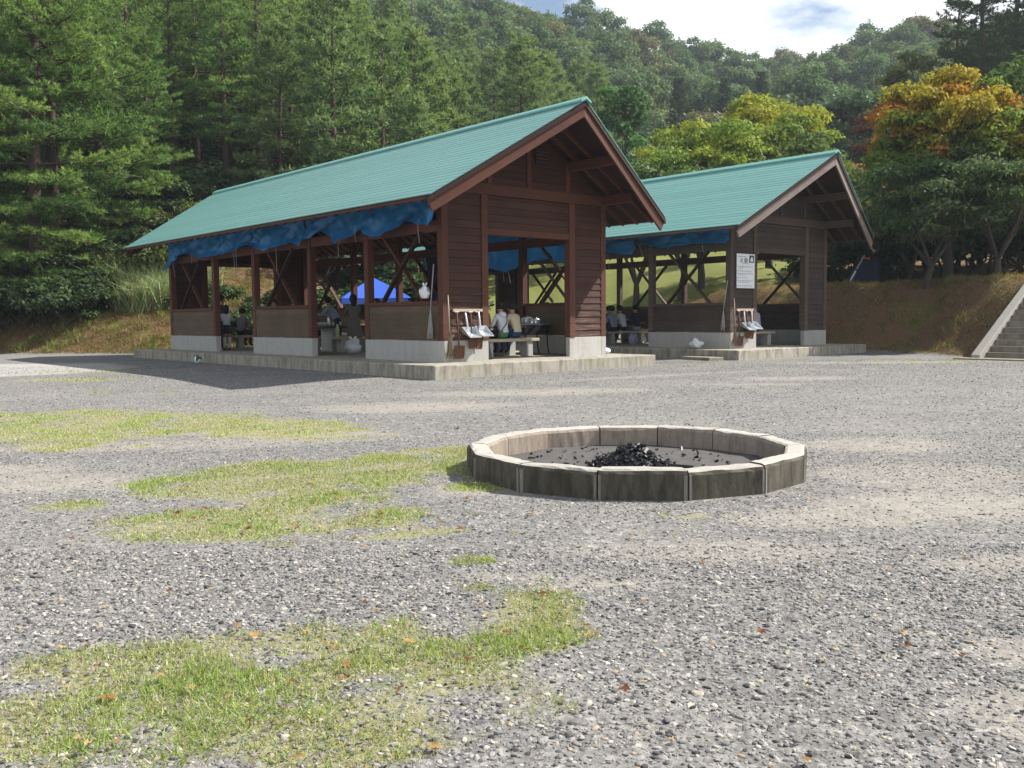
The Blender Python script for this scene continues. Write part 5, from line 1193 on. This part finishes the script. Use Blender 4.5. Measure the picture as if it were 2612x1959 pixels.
# ------------------------------------------------------------------ tools hung on the front walls
def broom(k, a, label, lean=.03, top=1.62, head='straw', off=.06, b=None):
    r = empty('broom', pp(k, 0, 0, 0), prot(k)); tag(r, label, 'broom', 'brooms on the front walls'); b = B0 - off if b is None else b
    MB().tube([(a, b, top), (a + lean, b - .01, .84)], .013, 6).build('handle', 'handle', r, smooth=True)
    m = MB(); q = random.Random(int(a * 100))
    for i in range(46):
        x = q.uniform(-.03, .03); e = q.uniform(-.085, .085); m.tube([(a + lean + x * .5, b - .01 + q.uniform(-.02, .02), .86), (a + lean + x + e, b - .02 + q.uniform(-.045, .045), SH + .06 + q.uniform(0, .1))], [.006, .003], 4)
    m.build('bristles', head, r); MB().tube([(a + lean, b - .01, .80), (a + lean, b - .01, .87)], [.03, .02], 8).build('binding', 'rust', r)
def dustpan(k, a, label, z=1.0, tilt=.08):
    r = empty('dustpan', pp(k, 0, 0, 0), prot(k)); tag(r, label, 'dustpan', 'dustpans on the front walls'); b = B0 - .035
    m = MB(); w = .15; P0 = b - .01; d = .26
    m.hexa([(a - w, P0, z - .11), (a + w, P0, z - .11), (a + w, P0 - d, z - .20), (a - w, P0 - d, z - .20), (a - w, P0, z - .10), (a + w, P0, z - .10), (a + w, P0 - d, z - .19), (a - w, P0 - d, z - .19)])
    m.box((a - w, P0 - .006, z - .102), (a + w, P0 + .006, z + .02))
    for sgn in (-1, 1): m.hexa([(a + sgn * w - .004, P0, z - .105), (a + sgn * w + .004, P0, z - .105), (a + sgn * w + .004, P0 - d, z - .195), (a + sgn * w - .004, P0 - d, z - .195), (a + sgn * w - .004, P0, z + .02), (a + sgn * w + .004, P0, z + .02), (a + sgn * w + .004, P0 - d, z - .185), (a + sgn * w - .004, P0 - d, z - .185)])
    m.build('pan', 'steel', r); MB().tube([(a - tilt, b - .03, z + .31), (a - .2 * tilt, b - .03, z)], .017, 8).build('handle', 'white', r, smooth=True)
    MB().tube([(a - tilt, b + .03, z + .335), (a - tilt, b - .05, z + .33)], .006, 5).build('hook', 'rust', r)
def shovel(k, a, label, ztop=1.27, zb=.32, w=.13, lean=.04, bl=.27):
    r = empty('shovel', pp(k, 0, 0, 0), prot(k)); tag(r, label, 'shovel', 'shovels on the front walls'); b = B0 - .05
    MB().tube([(a, b, ztop), (a + lean, b - .01, zb + bl - .04)], .014, 6).build('shaft', 'rust', r, smooth=True)
    m = MB(); vs = []; nx_, nz_ = 5, 5
    for j in range(nz_):
        z = zb + bl * j / (nz_ - 1); ww = w * (1.0 if j > 0 else .85)
        for i in range(nx_): u = i / (nx_ - 1) * 2 - 1; vs.append((a + lean + u * ww, b - .015 - .025 * u * u + .02 * (1 - j / 4), z))
    fs = [(j * nx_ + i, j * nx_ + i + 1, (j + 1) * nx_ + i + 1, (j + 1) * nx_ + i) for j in range(nz_ - 1) for i in range(nx_ - 1)]
    n0 = len(vs); vs += [(x, y + .008, z) for x, y, z in vs]; fs += [tuple(q + n0 for q in f[::-1]) for f in fs]; m.add(vs, fs).build('blade', 'rust', r, smooth=True)
    MB().tube([(a - .05, b, ztop + .005), (a + .05, b, ztop + .005)], .014, 6).build('grip', 'handle', r)
def tool_rail(k):
    MB().box((1.16, B0 - .045, 1.285), (1.93, B0 + .0, 1.34)).build('tool_rail', 'handle', PV[k])
for k, w in ((0, 'nearer'), (1, 'farther')):
    tool_rail(k)
    broom(k, 1.01, 'straw broom leaning on the front corner of the %s pavilion' % w)
    dustpan(k, 1.53, 'left steel dustpan on the front wall of the %s pavilion' % w, .95); dustpan(k, 1.86, 'right steel dustpan on the front wall of the %s pavilion' % w, .97, .06)
    shovel(k, 1.24, 'large rusty shovel left of the dustpans on the %s pavilion' % w)
    shovel(k, 1.60, 'small rusty shovel under the left dustpan of the %s pavilion' % w, 1.27, .52, .09, .03, .22); shovel(k, 1.78, 'small rusty shovel under the right dustpan of the %s pavilion' % w, 1.27, .50, .09, .02, .22)
# mops on the long side by the corner post
def mop(k, label, b=1.16, ztop=2.25):
    r = empty('mop', pp(k, 0, 0, 0), prot(k)); tag(r, label, 'mop', 'mops'); a = A0 - .05
    MB().tube([(a, b, ztop), (a - .01, b + .12, 1.32)], .012, 6).build('handle', 'string', r, smooth=True)
    m = MB(); q = random.Random(5 + k)
    for i in range(40): x, y = q.uniform(-.02, .02), q.uniform(-.03, .03); m.tube([(a - .01, b + .12, 1.34), (a - .01 + x, b + .13 + y, 1.1), (a - .01 + x * 1.5, b + .14 + y * 2.2, .72 + q.uniform(0, .15))], .005, 4)
    m.build('strings', 'string', r)
mop(0, 'grey string mop hanging on the side of the front corner post')
mop(1, 'grey string mop on the corner of the farther pavilion', 1.0, 2.1)

# ------------------------------------------------------------------ notice board on the farther pavilion
sg_ = empty('notice_board', pp(1, 0, 0, 0), prot(1)); tag(sg_, 'white notice board with Japanese text beside the farther doorway', 'notice board')
SB = B0 - .035
MB().box((1.14, SB, 1.90), (1.96, SB + .02, 2.83)).build('panel', 'white', sg_, bevel=.006)
cloth('ink', (.03, .035, .04)); cloth('ink_green', (.03, .10, .08)); cloth('ink_grey', (.30, .32, .36)); cloth('ink_red', (.35, .12, .12))
for (x0, x1, z0, z1, mt) in ((1.145, 1.955, 2.822, 2.834, 'steel'), (1.145, 1.955, 1.897, 1.908, 'steel'), (1.137, 1.149, 1.9, 2.83, 'steel'), (1.951, 1.963, 1.9, 2.83, 'steel')): MB().box((x0, SB - .006, z0), (x1, SB + .022, z1)).build('frame_edge', mt, sg_)
def text(body, x, z, size, mat, parent):
    cu = bpy.data.curves.new('lettering', 'FONT'); cu.body = body; cu.size = size; cu.extrude = .001
    o = bpy.data.objects.new('lettering', cu); COL.objects.link(o); o.parent = parent; o.location = (x, SB - .003, z); o.rotation_euler = (R(90), 0, 0)
    dg = bpy.context.evaluated_depsgraph_get(); me = bpy.data.meshes.new_from_object(o.evaluated_get(dg)); bpy.data.objects.remove(o)
    if len(me.polygons) == 0: return None
    me.materials.clear(); o = link('lettering', me, mat, parent); o.location = (x, SB - .003, z); o.rotation_euler = (R(90), 0, 0); return o
text('お 願 い', 1.29, 2.60, .15, 'ink_green', sg_)
q = random.Random(8)
def line(z, x0, x1, h=.024, mat='ink_grey'):
    m = MB(); x = x0
    while x < x1:
        for _ in range(3):
            if q.random() < .5: zz = z + q.uniform(0, h); m.box((x, SB - .003, zz), (x + q.uniform(.012, .022), SB - .001, zz + .005))
            else: xx = x + q.uniform(0, .018); m.box((xx, SB - .003, z), (xx + .005, SB - .001, z + h * q.uniform(.7, 1)))
        x += .027
    m.build('text_line', mat, sg_)
line(2.745, 1.19, 1.58, .022, 'ink_red'); line(2.555, 1.40, 1.72)
for z, x1 in ((2.475, 1.88), (2.43, 1.45), (2.35, 1.82), (2.285, 1.88), (2.245, 1.55), (2.17, 1.62), (2.09, 1.88), (2.045, 1.7), (1.955, 1.84)): line(z, 1.21, x1)
for z in (2.475, 2.35, 2.285, 2.17, 2.09, 1.955): MB().box((1.175, SB - .0032, z + .004), (1.195, SB - .001, z + .022)).build('bullet', 'ink', sg_)
# black and white picture in the corner of the board
MB().box((1.72, SB - .0035, 2.60), (1.925, SB - .001, 2.80)).build('picture', 'ink', sg_)
m = MB()
m.add([(1.75, SB - .005, 2.63), (1.89, SB - .005, 2.63), (1.875, SB - .005, 2.71), (1.83, SB - .005, 2.77), (1.775, SB - .005, 2.71)], [(0, 1, 2, 3, 4)]); m.build('picture_shape', 'white', sg_)

# ------------------------------------------------------------------ blue canopy tent behind the nearer pavilion
CX, CY_ = sx(810, 40.5), 40.5; ct = empty('canopy_tent', (CX, CY_, tz(CX, CY_)), R(14)); tag(ct, 'blue pop-up canopy tent seen through the nearer pavilion', 'tent')
zc = tz(CX, CY_); ze, zp, hw_ = 1.15 + .0215 * 40.5 - zc, 1.15 + .044 * 40.5 - zc, 1.45
cor = [(-hw_, -hw_), (hw_, -hw_), (hw_, hw_), (-hw_, hw_)]
for i in range(4):
    (x0, y0), (x1, y1) = cor[i], cor[(i + 1) % 4]; n = 6; vs = []; fs = []
    for a in range(n + 1):
        for b in range(n + 1):
            u = a / n; t = b / n; ex_, ey_ = x0 + (x1 - x0) * u, y0 + (y1 - y0) * u
            vs.append((ex_ * (1 - t), ey_ * (1 - t), ze + (zp - ze) * t ** .92 - .05 * math.sin(math.pi * u) * (1 - t)))
    for a in range(n):
        for b in range(n): k0 = a * (n + 1) + b; fs.append((k0, k0 + n + 1, k0 + n + 2, k0 + 1))
    MB().add(vs, fs).build('canopy_panel', 'tent2' if i == 1 else 'tent', ct, smooth=True)
    vs = [(x0, y0, ze), (x1, y1, ze), (x1, y1, ze - .25), (x0, y0, ze - .25)]; MB().add(vs, [(0, 1, 2, 3)]).build('valance', 'tent2' if i == 0 else 'tent', ct)
    MB().tube([(x0 * .985, y0 * .985, 0), (x0 * .985, y0 * .985, ze)], .018, 6).build('pole', 'white', ct)
# ------------------------------------------------------------------ football, terrace things, steps
fb = MB().ball((0, 0, 0), .109, 20, 14).build('football', None, None, smooth=True); fb.location = (-8.43, 25.06, tz(-8.43, 25.06) + .109); tag(fb, 'white football with dark green patches lying before the nearer slab', 'ball')
a = M('football'); vo = a.n('ShaderNodeTexVoronoi', {'Vector': a.obj(), 'Scale': 9.5}); cc = a.n('ShaderNodeSeparateColor', {'Color': vo.outputs['Color']}).outputs[0]
fb.data.materials.append(a.pbr(a.ramp(cc, [(.0, (.03, .09, .07)), (.32, (.03, .09, .07)), (.34, (.75, .76, .74)), (1, (.75, .76, .74))]), .45))
px, py = .358 * 35.5, 35.5; qx, qy = .376 * 36.2, 36.2; pz_, qz_ = tz(px, py), 1.15 + .0623 * 36.2
pr = empty('leaning_pole', (px, py, pz_)); tag(pr, 'white leaning pole with a dark joint on the right terrace', 'pole')
v0, v1 = Vector((0, 0, 0)), Vector((qx - px, qy - py, qz_ - pz_))
MB().tube([v0, v0.lerp(v1, .5)], [.02, .032], 8).build('lower_section', 'white', pr); MB().tube([v0.lerp(v1, .5), v0.lerp(v1, .55)], .026, 8).build('joint', 'dark', pr); MB().tube([v0.lerp(v1, .55), v1], .03, 8).build('upper_section', 'string', pr)
tb = empty('dark_tent', (px, py, 0)); tag(tb, 'low dark slate tent panel between the leaning pole and the person in black', 'tent')
MB().hexa([(.15, .1, pz_), (1.55, .35, pz_), (1.5, 1.4, pz_), (.2, 1.3, pz_), (.75, .75, qz_ - .25), (1.35, .8, qz_ - .15), (1.3, .9, qz_ - .15), (.75, .85, qz_ - .25)]).build('fabric', c_navy, tb, bevel=.03)
MB().tube([(1.4, .8, pz_), (1.35, .85, qz_ - .1)], .015, 6).build('pole', 'dark', tb)
ws_ = MB().hexa([(-.45, -.1, 0), (.42, -.2, .02), (.5, .35, .05), (-.3, .3, .03), (-.45, -.1, .05), (.42, -.2, .12), (.5, .35, .16), (-.3, .3, .08)]).build('white_sheet', 'white', None, bevel=.01); wx = .338 * 34.6; ws_.location = (wx, 34.6, tz(wx, 34.6) - .01); tag(ws_, 'white board lying on the terrace left of the leaning pole', 'board')
# concrete steps up the bank
st = empty('concrete_steps', (11.72, 23.70, 0), prot(0) - R(3)); tag(st, 'flight of concrete steps with a sloping side kerb at the right edge', 'steps')
for i in range(14):
    z0 = i * .155
    MB().box((.25 + i * .225, -3.2, z0 - .5), (.25 + (i + 1) * .225 + .03, -.215, z0 + .155)).build('step', 'step', st, bevel=.012)
    MB().box((.25 + i * .225 - .012, -3.2, z0 + .156), (.25 + i * .225 + .05, -.215, z0 + .162)).build('step_nosing', 'kerb_top', st)
MB().hexa([(-.1, -.21, -.3), (3.55, -.21, 1.6), (3.55, .02, 1.6), (-.1, .02, -.3), (-.1, -.21, .10), (3.55, -.21, 2.42), (3.55, .02, 2.42), (-.1, .02, .10)]).build('side_kerb', 'kerb_top', st, bevel=.015)
MB().box((-.55, -3.2, -.2), (-.02, .25, .035)).build('landing', 'step', st, bevel=.01)
# flat stone plate before the farther slab
sp = MB().box((-.55, -.25, -.05), (.55, .25, .05)).build('stone_plate', 'step', None, bevel=.012); v = plocal(1, -.35, .9); sp.location = (v.x, v.y, .03); sp.rotation_euler = (0, 0, prot(1) + R(80)); tag(sp, 'flat concrete plate on the gravel before the farther slab', 'plate')
# young tree leaning in from the right, which shades the bank
bt(2345, 34.5, 7.6, 3.4, 2.4, 28, 380, .19, ((.09, .15, .03), (.16, .19, .03), (.06, .10, .03)), 88, 'green tree leaning in from the right edge above the steps', flat=.45, droop=.06)
for i, (x, y, H, lb) in enumerate([(18.6, 33.5, 8.4, 'green tree at the back of the terrace beyond the steps')]):
    tree_thing('broadleaf_tree', broad_meshes(120 + i, H, 3.4, 3.0, 20, 170, .26, ((.08, .14, .035), (.12, .17, .04), (.05, .09, .03)), flat=.7, lobe_r=.34), (x, y, tz(x, y)), i * 2.0, 1.0, lb)
# thin stakes on the left bank
for dx, Y, hh in ((252, 35.4, .7), (332, 35.6, .75)):
    x = sx(dx, Y); o = MB().tube([(0, 0, -.1), (.02, 0, hh)], .025, 6).build('stake', 'wood_in'); o.location = (x, Y, tz(x, Y)); tag(o, 'thin dark stake on the left bank, %s' % ('left of another' if dx < 300 else 'beside the tall grass'), 'stake')

# ------------------------------------------------------------------ air
a = M('haze'); pv = a.n('ShaderNodeVolumePrincipled', {'Density': 0.00042, 'Color': (.80, .88, 1.0, 1), 'Anisotropy': 0.25}); a.t.links.new(pv.outputs[0], a.out.inputs['Volume'])
hz = MB().box((-275, -50, -1.6), (275, 295, 110)).build('haze', a.m); tag(hz, 'thin bluish haze over the valley', None, None, 'stuff')
